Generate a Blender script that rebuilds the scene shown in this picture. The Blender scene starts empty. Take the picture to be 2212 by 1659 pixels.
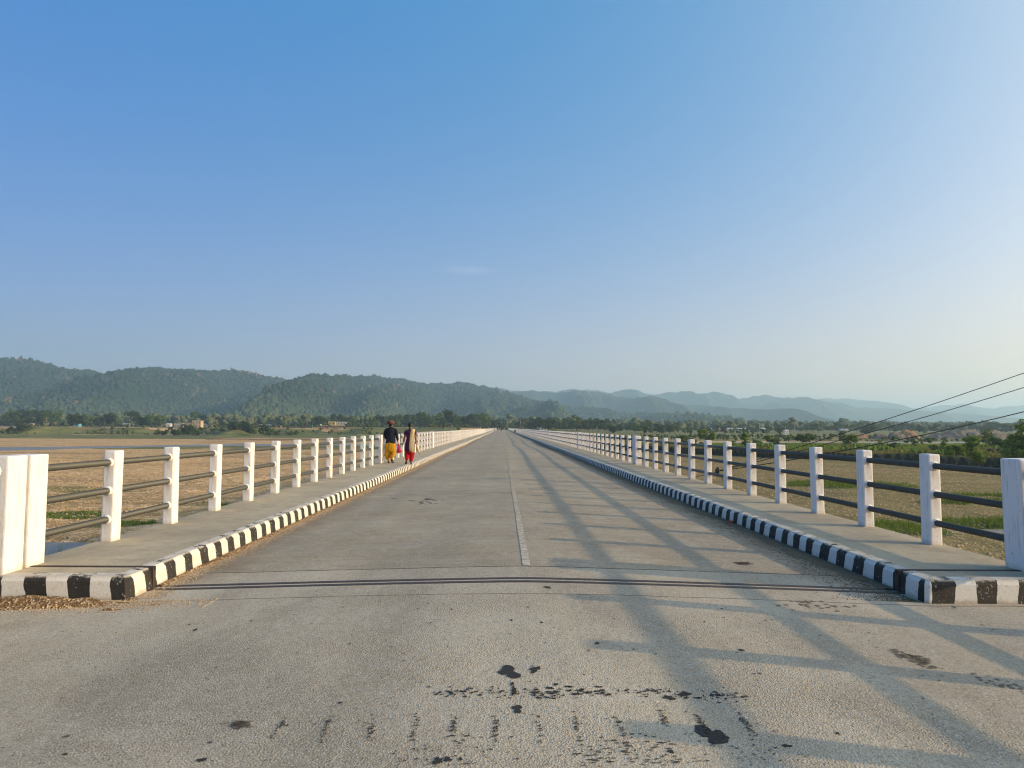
import bpy, bmesh, math, random
import numpy as np
from mathutils import Vector, Matrix
R = math.radians
random.seed(7)
C = bpy.context.scene.collection
scene = bpy.context.scene

# ---------------------------------------------------------------- camera
EYE = 1.613            # eye height above the road edge
FPX = 1478.0           # focal length in pixels of a 2212 px wide frame
CX = 0.24              # centre line of the bridge
cam = bpy.data.cameras.new('camera'); cam_ob = bpy.data.objects.new('camera', cam); C.objects.link(cam_ob)
cam.sensor_width = 36.0; cam.lens = FPX / 2212 * 36.0
cam.clip_start = 0.05; cam.clip_end = 60000
cam.shift_x = 21 / 2212
PITCH, YAW, ROLL = R(3.66), 0.0, R(0.25)
cam_ob.matrix_world = (Matrix.Translation((0, 0, EYE)) @ Matrix.Rotation(YAW, 4, 'Z') @
                       Matrix.Rotation(R(90) + PITCH, 4, 'X') @ Matrix.Rotation(ROLL, 4, 'Z'))
scene.camera = cam_ob

# ---------------------------------------------------------------- light
SUN_EL, SUN_BACK = R(14.45), R(12.0)     # elevation; degrees behind the perpendicular, on the right
sv = Vector((math.cos(SUN_BACK) * math.cos(SUN_EL), -math.sin(SUN_BACK) * math.cos(SUN_EL), math.sin(SUN_EL)))
world = bpy.data.worlds.new('World'); scene.world = world; world.use_nodes = True
wn = world.node_tree.nodes; wl = world.node_tree.links
sky = wn.new('ShaderNodeTexSky'); sky.sky_type = 'NISHITA'; sky.sun_disc = False
sky.sun_elevation = SUN_EL; sky.sun_rotation = math.atan2(sv.x, sv.y)
sky.altitude = 0; sky.air_density = 1.0; sky.dust_density = 4.0; sky.ozone_density = 8.0
def _vm(op, a, b):
    m = wn.new('ShaderNodeVectorMath'); m.operation = op
    for i, v in enumerate((a, b)):
        if isinstance(v, bpy.types.NodeSocket): wl.new(v, m.inputs[i])
        else: m.inputs[i].default_value = v
    return m
def _mm(op, a, b=None):
    m = wn.new('ShaderNodeMath'); m.operation = op
    for i, v in enumerate((a, b)):
        if v is None: continue
        if isinstance(v, bpy.types.NodeSocket): wl.new(v, m.inputs[i])
        else: m.inputs[i].default_value = v
    return m.outputs[0]
def _glow(fac, col):    # fac * colour
    m = wn.new('ShaderNodeVectorMath'); m.operation = 'SCALE'; m.inputs[0].default_value = col; wl.new(fac, m.inputs['Scale']); return m.outputs[0]
# dusty evening air: the clear-sky model plus forward-scattered light around the sun and along the horizon
gen = wn.new('ShaderNodeTexCoord').outputs['Generated']
half = _mm('MULTIPLY', _mm('ADD', _vm('DOT_PRODUCT', gen, tuple(sv)).outputs['Value'], 1.0), 0.5)
sz = wn.new('ShaderNodeSeparateXYZ'); wl.new(gen, sz.inputs[0]); zz = _mm('MAXIMUM', sz.outputs[2], 0.0)
hor = _mm('EXPONENT', _mm('MULTIPLY', zz, -6.5))
terms = [_glow(_mm('ADD', zz, 2.0), (0.0, 0.020, 0.070)), _glow(half, (0.0, 0.088, 0.045)), _glow(_mm('POWER', half, 5.0), (0.22, 0.06, 0.0)),
         _glow(_mm('POWER', half, 9.0), (1.45, 1.14, 0.50)), _glow(hor, (0.165, 0.15, 0.035)), _glow(_mm('MULTIPLY', hor, half), (0.54, 0.15, 0.03)), _glow(_mm('SUBTRACT', 1.0, half), (0.0, 0.0, 0.012)), _glow(_mm('MULTIPLY', _mm('MULTIPLY', half, _mm('EXPONENT', _mm('MULTIPLY', zz, -4.0))), _mm('SUBTRACT', 1.0, hor)), (0.13, 0.22, 0.42))]
acc = wn.new('ShaderNodeVectorMath'); acc.operation = 'SCALE'; wl.new(sky.outputs[0], acc.inputs[0]); acc.inputs['Scale'].default_value = 0.36
cur = acc.outputs[0]
for t_ in terms:
    m = wn.new('ShaderNodeVectorMath'); m.operation = 'SCALE'; wl.new(t_, m.inputs[0]); m.inputs['Scale'].default_value = 1/0.12
    cur = _vm('ADD', cur, m.outputs[0]).outputs[0]
dim = _glow(_mm('MULTIPLY', hor, half), (-0.04, 0.0, 0.36))   # dust near the horizon on the sun's side takes the blue out
one = _vm('SUBTRACT', (1.0, 1.0, 1.0), dim).outputs[0]; cur = _vm('MULTIPLY', cur, one).outputs[0]
CMw = cam_ob.matrix_world.to_3x3(); cd = (CMw @ Vector(((1015-1085)/FPX, (829.5-583)/FPX, -1.0))).normalized()
e1 = Vector((cd.y, -cd.x, 0)).normalized(); e2 = e1.cross(cd)
uu = _vm('DOT_PRODUCT', gen, tuple(e1)).outputs['Value']; vv = _vm('DOT_PRODUCT', gen, tuple(e2)).outputs['Value']
r2 = _mm('ADD', _mm('POWER', _mm('ABSOLUTE', _mm('DIVIDE', uu, 0.030)), 2.0), _mm('POWER', _mm('ABSOLUTE', _mm('DIVIDE', vv, 0.0042)), 2.0))
nz = wn.new('ShaderNodeTexNoise'); nz.inputs['Scale'].default_value = 60; nz.inputs['Detail'].default_value = 5; wl.new(gen, nz.inputs['Vector'])
cur = _vm('ADD', cur, _glow(_mm('MULTIPLY', _mm('EXPONENT', _mm('MULTIPLY', r2, -1.0)), nz.outputs['Fac']), (0.9, 0.7, 0.5))).outputs[0]
wl.new(cur, wn['Background'].inputs[0]); wn['Background'].inputs[1].default_value = 0.12
sun = bpy.data.lights.new('sun', 'SUN'); sun.energy = 3.0; sun.angle = R(0.55); sun.color = (1.0, 0.70, 0.38)
sun_ob = bpy.data.objects.new('sun', sun); C.objects.link(sun_ob)
sun_ob.rotation_euler = (-sv).to_track_quat('-Z', 'Y').to_euler()
scene.view_settings.view_transform = 'Standard'; scene.view_settings.look = 'None'
scene.view_settings.exposure = 1.0; scene.view_settings.gamma = 1.0
cy = scene.cycles
cy.volume_bounces = 2; cy.max_bounces = 6; cy.transparent_max_bounces = 8
cy.use_denoising = True; cy.filter_width = 1.15
try:
    cy.denoiser = 'OPENIMAGEDENOISE'; cy.denoising_prefilter = 'ACCURATE'
except Exception:
    pass

# ---------------------------------------------------------------- helpers
def tag(o, label=None, cat=None, group=None, kind=None):
    if label: o['label'] = label
    if cat: o['category'] = cat
    if group: o['group'] = group
    if kind: o['kind'] = kind
    return o

def link(name, me, mat=None, parent=None, smooth=False):
    o = bpy.data.objects.new(name, me); C.objects.link(o)
    if mat is not None:
        for m in (mat if isinstance(mat, (list, tuple)) else [mat]):
            if m.name not in [x.name for x in me.materials if x]: me.materials.append(m)
    if parent is not None: o.parent = parent
    if smooth: me.polygons.foreach_set('use_smooth', [True] * len(me.polygons))
    return o

def empty(name, loc=(0, 0, 0), rz=0):
    o = bpy.data.objects.new(name, None); C.objects.link(o); o.location = loc; o.rotation_euler = (0, 0, rz)
    o.empty_display_size = 0.2
    return o

def arr_mesh(name, verts, faces, matidx=None):
    """verts (N,3); faces (M,k) int array"""
    me = bpy.data.meshes.new(name)
    verts = np.asarray(verts, dtype=np.float32); faces = np.asarray(faces, dtype=np.int32)
    k = faces.shape[1]
    me.vertices.add(len(verts)); me.vertices.foreach_set('co', verts.ravel())
    me.loops.add(faces.size); me.loops.foreach_set('vertex_index', faces.ravel())
    me.polygons.add(len(faces)); me.polygons.foreach_set('loop_start', np.arange(0, faces.size, k, dtype=np.int32))
    me.polygons.foreach_set('loop_total', np.full(len(faces), k, dtype=np.int32))
    if matidx is not None: me.polygons.foreach_set('material_index', np.asarray(matidx, dtype=np.int32))
    me.update(calc_edges=True); me.validate()
    return me

class MB:
    """collects boxes, tubes and lofts in one mesh"""
    def __init__(self): self.v = []; self.f = []; self.m = []; self.mi = 0
    def add(self, vs, fs):
        o = len(self.v); self.v += [tuple(p) for p in vs]
        for f in fs: self.f.append(tuple(i + o for i in f)); self.m.append(self.mi)
    def box(self, x0, x1, y0, y1, z0, z1):
        self.add([(x0,y0,z0),(x1,y0,z0),(x1,y1,z0),(x0,y1,z0),(x0,y0,z1),(x1,y0,z1),(x1,y1,z1),(x0,y1,z1)],
                 [(0,3,2,1),(4,5,6,7),(0,1,5,4),(1,2,6,5),(2,3,7,6),(3,0,4,7)])
    def cbox(self, c, s, rot=None):
        vs = []
        for sz in (-1, 1):
            for a, b in ((-1,-1),(1,-1),(1,1),(-1,1)):
                p = Vector((a*s[0]/2, b*s[1]/2, sz*s[2]/2))
                if rot is not None: p = rot @ p
                vs.append(p + Vector(c))
        self.add(vs, [(0,3,2,1),(4,5,6,7),(0,1,5,4),(1,2,6,5),(2,3,7,6),(3,0,4,7)])
    def tube(self, pts, rad, n=8, cap=True):
        pts = [Vector(p) for p in pts]
        rads = rad if isinstance(rad, (list, tuple)) else [rad] * len(pts)
        rings = []
        up = None
        for i, p in enumerate(pts):
            d = (pts[min(i+1, len(pts)-1)] - pts[max(i-1, 0)]).normalized()
            if up is None:
                up = Vector((0, 0, 1)) if abs(d.z) < 0.9 else Vector((0, 1, 0))
            a = d.cross(up).normalized(); b = a.cross(d).normalized(); up = b
            rings.append([p + (a * math.cos(2*math.pi*k/n) + b * math.sin(2*math.pi*k/n)) * rads[i] for k in range(n)])
        vs = [q for r in rings for q in r]; fs = []
        for i in range(len(rings) - 1):
            for k in range(n):
                fs.append((i*n+k, i*n+(k+1) % n, (i+1)*n+(k+1) % n, (i+1)*n+k))
        if cap:
            fs.append(tuple(range(n-1, -1, -1))); fs.append(tuple((len(rings)-1)*n + k for k in range(n)))
        self.add(vs, fs)
    def loft(self, rings, n=16, cap=True, wob=0.0, seed=0):
        """rings: (cx,cy,cz,rx,ry[,tilt]) horizontal ellipses"""
        rnd = random.Random(seed); ph = [rnd.random() * 6.28 for _ in range(4)]
        vs = []; fs = []
        for j, r in enumerate(rings):
            cx, cy_, cz, rx, ry = r[:5]; tl = r[5] if len(r) > 5 else 0.0
            for k in range(n):
                a = 2*math.pi*k/n
                w = 1 + wob * (math.sin(3*a + ph[0] + j*.5) * .5 + math.sin(5*a + ph[1] - j*.35) * .4 + math.sin(8*a + ph[2] + j*.2) * .35)
                x = math.cos(a)*rx*w; y = math.sin(a)*ry*w
                vs.append((cx + x, cy_ + y, cz + y * tl))
        for j in range(len(rings)-1):
            for k in range(n):
                fs.append((j*n+k, j*n+(k+1) % n, (j+1)*n+(k+1) % n, (j+1)*n+k))
        if cap:
            fs.append(tuple(range(n-1, -1, -1))); fs.append(tuple((len(rings)-1)*n + k for k in range(n)))
        self.add(vs, fs)
    def mesh(self, name):
        me = bpy.data.meshes.new(name); me.from_pydata(self.v, [], self.f); me.update()
        if any(self.m): me.polygons.foreach_set('material_index', self.m)
        bm = bmesh.new(); bm.from_mesh(me); bmesh.ops.recalc_face_normals(bm, faces=bm.faces); bm.to_mesh(me); bm.free()
        return me
    def build(self, name, mat=None, parent=None, smooth=False):
        return link(name, self.mesh(name), mat, parent, smooth)

def px(dx, dy=None, Y=1.0, z=None):
    """point of the world seen at frame position (2212 px wide) at depth Y"""
    off = dx - 1085
    x = off / FPX * Y
    if dy is None: return x
    return x, EYE - (dy - 924 - off * 0.0044) / FPX * Y

CM = cam_ob.matrix_world.to_3x3()
def unproject(dx, dy, z=None, Y=None, x=None):
    d = CM @ Vector(((dx-1085)/FPX, (829.5-dy)/FPX, -1.0))
    t = (z-EYE)/d.z if z is not None else (Y/d.y if Y is not None else x/d.x)
    return Vector((0, 0, EYE)) + d*t

# value noise for numpy heights
_rs = np.random.RandomState(3); _tab = _rs.rand(256, 256).astype(np.float64)
def vnoise(x, y):
    x = np.asarray(x, dtype=float); y = np.asarray(y, dtype=float)
    xi = np.floor(x).astype(int); yi = np.floor(y).astype(int); fx = x - xi; fy = y - yi
    fx = fx*fx*(3-2*fx); fy = fy*fy*(3-2*fy)
    g = lambda a, b: _tab[a % 256, b % 256]
    return (g(xi, yi)*(1-fx)+g(xi+1, yi)*fx)*(1-fy) + (g(xi, yi+1)*(1-fx)+g(xi+1, yi+1)*fx)*fy - 0.5
def fbm(x, y, o=4, gain=0.5):
    s = 0; a = 1.0; f = 1.0
    for i in range(o):
        s = s + a * vnoise(x*f + 17.3*i, y*f - 9.1*i); a *= gain; f *= 2.03
    return s
def sstep(a, b, x):
    t = np.clip((np.asarray(x, dtype=float) - a) / (b - a), 0, 1); return t*t*(3-2*t)

# ---------------------------------------------------------------- materials
class NM:
    def __init__(self, name, rough=0.9, spec=0.3):
        self.mat = bpy.data.materials.new(name); self.mat.use_nodes = True
        self.t = self.mat.node_tree; self.n = self.t.nodes; self.l = self.t.links
        self.b = self.n['Principled BSDF']
        self.b.inputs['Roughness'].default_value = rough
        self.b.inputs['Specular IOR Level'].default_value = spec
        self.co = self.n.new('ShaderNodeTexCoord').outputs['Object']
    def put(self, sock, v):
        if isinstance(v, bpy.types.NodeSocket): self.l.new(v, sock)
        else:
            if isinstance(v, (tuple, list)) and len(v) == 3 and sock.type == 'RGBA': v = (*v, 1)
            sock.default_value = v
    def mapping(self, scale=(1, 1, 1), co=None, loc=(0, 0, 0), rot=(0, 0, 0)):
        m = self.n.new('ShaderNodeMapping'); self.l.new(co or self.co, m.inputs[0])
        m.inputs['Scale'].default_value = scale; m.inputs['Location'].default_value = loc; m.inputs['Rotation'].default_value = rot
        return m.outputs[0]
    def noise(self, scale, detail=4, rough=0.55, co=None, dist=0.0):
        m = self.n.new('ShaderNodeTexNoise'); self.l.new(co or self.co, m.inputs['Vector'])
        m.inputs['Scale'].default_value = scale; m.inputs['Detail'].default_value = detail
        m.inputs['Roughness'].default_value = rough; m.inputs['Distortion'].default_value = dist
        return m.outputs['Fac']
    def voro(self, scale, co=None, feat='F1', out='Distance', rnd=1.0):
        m = self.n.new('ShaderNodeTexVoronoi'); self.l.new(co or self.co, m.inputs['Vector']); m.feature = feat
        m.inputs['Scale'].default_value = scale; m.inputs['Randomness'].default_value = rnd
        return m.outputs[out]
    def ramp(self, fac, stops, interp='LINEAR'):
        m = self.n.new('ShaderNodeValToRGB'); m.color_ramp.interpolation = interp; self.put(m.inputs[0], fac)
        e = m.color_ramp.elements
        while len(e) < len(stops): e.new(0.5)
        for i, (p, c) in enumerate(stops):
            e[i].position = p
            if not isinstance(c, (tuple, list)): c = (c, c, c)
            e[i].color = (*c, 1)
        return m.outputs[0]
    def mix(self, fac, a, b, mode='MIX'):
        m = self.n.new('ShaderNodeMix'); m.data_type = 'RGBA'; m.blend_type = mode
        self.put(m.inputs['Factor'], fac)
        self.put([s for s in m.inputs if s.name == 'A' and s.type == 'RGBA'][0], a)
        self.put([s for s in m.inputs if s.name == 'B' and s.type == 'RGBA'][0], b)
        return [s for s in m.outputs if s.type == 'RGBA'][0]
    def math(self, op, a, b=None, c=None, clamp=False):
        m = self.n.new('ShaderNodeMath'); m.operation = op; m.use_clamp = clamp
        self.put(m.inputs[0], a)
        if b is not None: self.put(m.inputs[1], b)
        if c is not None: self.put(m.inputs[2], c)
        return m.outputs[0]
    def sep(self, co=None):
        m = self.n.new('ShaderNodeSeparateXYZ'); self.l.new(co or self.co, m.inputs[0]); return m.outputs
    def attr(self, name):
        m = self.n.new('ShaderNodeAttribute'); m.attribute_name = name; return m.outputs['Color']
    def sepc(self, col):
        m = self.n.new('ShaderNodeSeparateColor'); self.l.new(col, m.inputs[0]); return m.outputs
    def bump(self, h, dist=0.01, strength=1.0, prev=None):
        m = self.n.new('ShaderNodeBump'); m.inputs['Distance'].default_value = dist
        m.inputs['Strength'].default_value = strength; self.l.new(h, m.inputs['Height'])
        if prev is not None: self.l.new(prev, m.inputs['Normal'])
        return m.outputs[0]
    def done(self, color, normal=None, rough=None):
        self.put(self.b.inputs['Base Color'], color)
        if normal is not None: self.l.new(normal, self.b.inputs['Normal'])
        if rough is not None: self.put(self.b.inputs['Roughness'], rough)
        return self.mat

def plain(name, col, rough=0.8, var=0.12, scale=8.0, bump=0.0, spec=0.3, metal=0.0):
    g = NM(name, rough, spec)
    c = g.mix(g.noise(scale, 5), tuple(max(0, v*(1-var)) for v in col), tuple(min(1, v*(1+var)) for v in col))
    nrm = g.bump(g.noise(scale*6, 4), bump) if bump else None
    g.b.inputs['Metallic'].default_value = metal
    return g.done(c, nrm)

def concrete_road():
    g = NM('road_concrete', 0.92, 0.25)
    s = g.sep()
    big = g.noise(0.35, 4); mid = g.noise(1.7, 5, 0.6)
    streak = g.noise(1.0, 4, 0.6, co=g.mapping((1.3, 0.09, 1)))       # along the traffic
    tine = g.noise(1.0, 4, 0.65, co=g.mapping((0.5, 9.0, 1)))          # screed marks across
    axx = g.math('ABSOLUTE', g.math('SUBTRACT', g.math('ABSOLUTE', g.math('SUBTRACT', s[0], CX)), 1.85))   # lane centre
    trk = g.math('ABSOLUTE', g.math('SUBTRACT', g.math('ADD', axx, g.math('MULTIPLY', g.math('SUBTRACT', g.noise(0.25, 3), 0.5), 0.5)), 0.75))
    trk = g.math('MULTIPLY', g.ramp(trk, [(0.08, 1), (0.42, 0)]), g.ramp(g.noise(1.0, 4, 0.6, co=g.mapping((1, 0.12, 1))), [(0.35, 0.15), (0.65, 0.8)]))
    blotch = g.ramp(g.noise(1.0, 5, 0.6, co=g.mapping((0.8, 0.5, 1), loc=(3, 1, 0)), dist=0.6), [(0.50, 0), (0.62, 1)])
    swirl = g.ramp(g.noise(1.0, 5, 0.62, co=g.mapping((1.6, 1.1, 1), loc=(7, 2, 0)), dist=2.2), [(0.47, 0), (0.50, 1), (0.53, 0)])
    onb = g.ramp(g.math('DIVIDE', s[1], 20.0), [(0.379, 0), (0.381, 1)])
    ca_ = g.mix(g.ramp(big, [(0.35, 0), (0.65, 1)]), (0.35, 0.302, 0.222), (0.50, 0.44, 0.335))
    cb_ = g.mix(g.ramp(big, [(0.35, 0), (0.65, 1)]), (0.275, 0.225, 0.15), (0.39, 0.33, 0.228))
    col = g.mix(onb, ca_, cb_)
    col = g.mix(g.ramp(streak, [(0.4, 0), (0.7, 0.55)]), col, (0.26, 0.23, 0.185))
    col = g.mix(g.ramp(mid, [(0.45, 0), (0.75, 0.5)]), col, (0.42, 0.388, 0.325))
    col = g.mix(g.math('MULTIPLY', g.math('MULTIPLY', g.ramp(tine, [(0.45, 0), (0.62, 1)]), 0.45), onb), col, (0.21, 0.185, 0.15))
    col = g.mix(g.math('MULTIPLY', trk, 0.62), col, (0.235, 0.205, 0.16))
    col = g.mix(g.math('MULTIPLY', blotch, 0.5), col, (0.24, 0.212, 0.17))
    col = g.mix(g.math('MULTIPLY', swirl, 0.32), col, (0.46, 0.43, 0.37))
    vg = g.sepc(g.voro(62, out='Color'))[0]; vg2 = g.sepc(g.voro(130, out='Color'))[0]
    col = g.mix(g.math('MULTIPLY', g.ramp(vg, [(0.0, 1), (0.30, 0)]), 0.38), col, (0.13, 0.11, 0.085))
    col = g.mix(g.math('MULTIPLY', g.ramp(vg2, [(0.72, 0), (1.0, 1)]), 0.4), col, (0.68, 0.62, 0.52))
    col = g.mix(g.ramp(g.noise(38, 4, 0.7), [(0.30, 0.55), (0.44, 0)]), col, (0.13, 0.115, 0.095))
    # dark pock marks and spots
    pk = g.voro(3.2); pkn = g.noise(14, 3)
    pm = g.ramp(g.math('ADD', pk, g.math('MULTIPLY', g.math('SUBTRACT', pkn, 0.5), 0.12)), [(0.035, 1), (0.06, 0)])
    col = g.mix(g.math('MULTIPLY', pm, g.ramp(g.noise(0.9, 2), [(0.45, 0), (0.55, 0.85)])), col, (0.05, 0.05, 0.052))
    pk2 = g.voro(11.0); pm2 = g.ramp(pk2, [(0.05, 1), (0.09, 0)])
    col = g.mix(g.math('MULTIPLY', pm2, 0.55), col, (0.09, 0.085, 0.08))
    # brown soil tint towards the gutters
    ax = g.math('ABSOLUTE', g.math('SUBTRACT', s[0], CX))
    gut = g.math('ADD', ax, g.math('MULTIPLY', g.math('SUBTRACT', g.noise(2.2, 5, 0.65), 0.5), 1.1))
    gutm = g.ramp(g.math('DIVIDE', gut, 5.0), [(0.60, 0), (0.72, 0.8)])
    gy = g.ramp(g.math('DIVIDE', s[1], 20.0), [(0.34, 0), (0.36, 1)])
    col = g.mix(g.math('MULTIPLY', gutm, gy), col, (0.17, 0.13, 0.085))
    # cross joints
    yj = g.math('ADD', s[1], g.math('MULTIPLY', g.math('SUBTRACT', g.noise(2.0, 4), 0.5), 0.05))
    m = None
    for y0, w in ((6.38, 0.008), (7.60, 0.017)):
        d = g.math('ABSOLUTE', g.math('SUBTRACT', yj, y0)); k = g.math('LESS_THAN', d, w)
        m = k if m is None else g.math('MAXIMUM', m, k)
    per = g.math('ABSOLUTE', g.math('SUBTRACT', g.math('PINGPONG', g.math('SUBTRACT', yj, 7.55), 2.85), 2.85))
    far = g.math('MULTIPLY', g.math('LESS_THAN', per, 0.02), g.math('GREATER_THAN', s[1], 9.0))
    even = g.math('GREATER_THAN', g.math('ABSOLUTE', g.math('SUBTRACT', yj, 10.4)), 0.5)
    far = g.math('MULTIPLY', far, even)
    m = g.math('MAXIMUM', m, far)
    m = g.math('MULTIPLY', m, g.ramp(g.noise(5, 3), [(0.3, 0.5), (0.5, 1)]))
    col = g.mix(g.math('MULTIPLY', m, 0.9), col, (0.05, 0.04, 0.032))
    # roughness patches: exposed aggregate stands up more
    patch = g.ramp(g.noise(0.8, 4, 0.6), [(0.42, 0.35), (0.6, 1)])
    hgt = g.math('MULTIPLY', g.math('ADD', g.math('MULTIPLY', g.voro(85), 1.0), g.noise(130, 3)), patch)
    n1 = g.bump(hgt, 0.005, 1.0)
    n2 = g.bump(g.noise(20, 5, 0.7), 0.006, 0.8, n1)
    n3 = g.bump(g.math('SUBTRACT', 1.0, m), 0.01, 0.8, n2)
    return g.done(col, n3)

def concrete_walk():
    g = NM('pavement_concrete', 0.9, 0.25)
    col = g.mix(g.noise(1.1, 5, 0.6), (0.39, 0.33, 0.225), (0.52, 0.445, 0.31))
    col = g.mix(g.ramp(g.noise(5, 4), [(0.5, 0), (0.7, 0.45)]), col, (0.22, 0.185, 0.13))
    col = g.mix(g.ramp(g.noise(0.7, 6, 0.65), [(0.45, 0), (0.62, 0.55)]), col, (0.25, 0.21, 0.155))
    col = g.mix(g.ramp(g.noise(26, 4, 0.7), [(0.60, 0), (0.70, 0.5)]), col, (0.16, 0.14, 0.11))
    col = g.mix(g.ramp(g.noise(110, 2), [(0.32, 0.6), (0.42, 0)]), col, (0.13, 0.12, 0.11))
    vg = g.sepc(g.voro(90, out='Color'))[0]
    col = g.mix(0.15, col, g.mix(vg, (0.16, 0.15, 0.13), (0.5, 0.47, 0.42)))
    n = g.bump(g.math('ADD', g.noise(70, 3), g.voro(45)), 0.003, 0.7)
    n = g.bump(g.noise(6, 4), 0.01, 0.5, n)
    return g.done(col, n)

def kerb_mat(axis, phase=0.0, period=0.4, slant=0.05):
    g = NM('kerb_paint', 0.75, 0.3)
    s = g.sep()
    wob = g.math('MULTIPLY', g.math('SUBTRACT', g.noise(9, 3), 0.5), 0.035)
    sl = g.math('MULTIPLY', s[2], slant)
    wob2 = g.math('MULTIPLY', g.math('SUBTRACT', g.noise(1.3, 2), 0.5), 0.16)
    u = g.math('ADD', g.math('ADD', g.math('ADD', s[axis], wob2), wob), g.math('ADD', sl, phase))
    st = g.math('LESS_THAN', g.math('FRACT', g.math('DIVIDE', u, period)), 0.5)
    white = g.mix(g.noise(5, 5), (0.56, 0.54, 0.50), (0.68, 0.66, 0.62))
    white = g.mix(g.ramp(g.noise(26, 5, 0.65), [(0.56, 0), (0.66, 0.6)]), white, (0.42, 0.38, 0.32))
    black = g.mix(g.noise(8, 4), (0.010, 0.010, 0.010), (0.045, 0.042, 0.038))
    chip = g.ramp(g.math('ADD', g.noise(34, 5, 0.7), g.math('MULTIPLY', g.noise(2.5, 3), 0.2)), [(0.72, 0), (0.77, 1)])
    topw = g.ramp(s[2], [(0.19, 0), (0.212, 1)])
    wear = g.math('MULTIPLY', topw, g.ramp(g.noise(11, 6, 0.75), [(0.42, 0), (0.5, 1)]))
    black = g.mix(g.math('MAXIMUM', g.math('MULTIPLY', chip, 0.8), wear), black, (0.50, 0.46, 0.39))
    white = g.mix(g.math('MULTIPLY', wear, 0.75), white, (0.45, 0.40, 0.33))
    low = g.ramp(g.math('ADD', s[2], g.math('MULTIPLY', g.math('SUBTRACT', g.noise(12, 4), 0.5), 0.06)), [(0.01, 0.7), (0.05, 0)])
    white = g.mix(low, white, (0.33, 0.26, 0.18))
    col = g.mix(st, white, black)
    return g.done(col, g.bump(g.math('ADD', g.noise(30, 5, 0.6), g.noise(120, 2)), 0.004, 0.8))

def white_post():
    g = NM('white_post_paint', 0.75, 0.3)
    oi = g.n.new('ShaderNodeObjectInfo')
    v = g.n.new('ShaderNodeVectorMath'); v.operation = 'ADD'; g.l.new(g.co, v.inputs[0])
    sc = g.n.new('ShaderNodeVectorMath'); sc.operation = 'SCALE'; g.l.new(oi.outputs['Location'], sc.inputs[0]); sc.inputs['Scale'].default_value = 1.0
    g.l.new(sc.outputs[0], v.inputs[1]); co = v.outputs[0]
    col = g.mix(g.noise(5, 5, 0.6, co=co), (0.69, 0.675, 0.675), (0.77, 0.755, 0.75))
    col = g.mix(g.ramp(g.noise(32, 5, 0.7, co=co), [(0.63, 0), (0.68, 0.7)]), col, (0.30, 0.27, 0.25))
    col = g.mix(g.ramp(g.noise(1.0, 5, 0.7, co=g.mapping((30, 30, 2.5), co=co)), [(0.52, 0), (0.68, 0.6)]), col, (0.42, 0.38, 0.36))
    s = g.sep()
    low = g.ramp(g.math('ADD', s[2], g.math('MULTIPLY', g.noise(14, 4), 0.12)), [(0.06, 0.55), (0.13, 0)])
    col = g.mix(low, col, (0.50, 0.42, 0.32))
    ax = g.math('ABSOLUTE', s[0]); side_ = g.ramp(g.math('ADD', ax, g.math('MULTIPLY', g.math('SUBTRACT', g.noise(22, 3, co=co), 0.5), 0.03)), [(0.018, 1), (0.045, 0)])
    run = None                      # rust and dirt washed down below the pipes
    for rh in (0.265, 0.612, 0.955):
        dz_ = g.math('SUBTRACT', rh - 0.03, s[2]); k = g.math('MULTIPLY', g.ramp(dz_, [(0.0, 0), (0.012, 1), (0.17, 0)]), side_)
        run = k if run is None else g.math('MAXIMUM', run, k)
    col = g.mix(g.math('MULTIPLY', run, g.ramp(g.noise(9, 4, co=co), [(0.35, 0.15), (0.65, 0.75)])), col, (0.36, 0.28, 0.21))
    n = g.bump(g.math('ADD', g.noise(40, 4, co=co), g.noise(9, 3, co=co)), 0.004, 0.8)
    return g.done(col, n)

def steel_pipe():
    g = NM('galvanised_pipe', 0.55, 0.4)
    g.b.inputs['Metallic'].default_value = 0.25
    col = g.mix(g.noise(1.0, 5, 0.6, co=g.mapping((20, 2, 20))), (0.056, 0.059, 0.055), (0.092, 0.096, 0.088))
    col = g.mix(g.ramp(g.noise(7, 5, 0.7), [(0.6, 0), (0.72, 0.6)]), col, (0.06, 0.058, 0.05))
    return g.done(col, g.bump(g.noise(50, 3), 0.001, 0.5))

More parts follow.
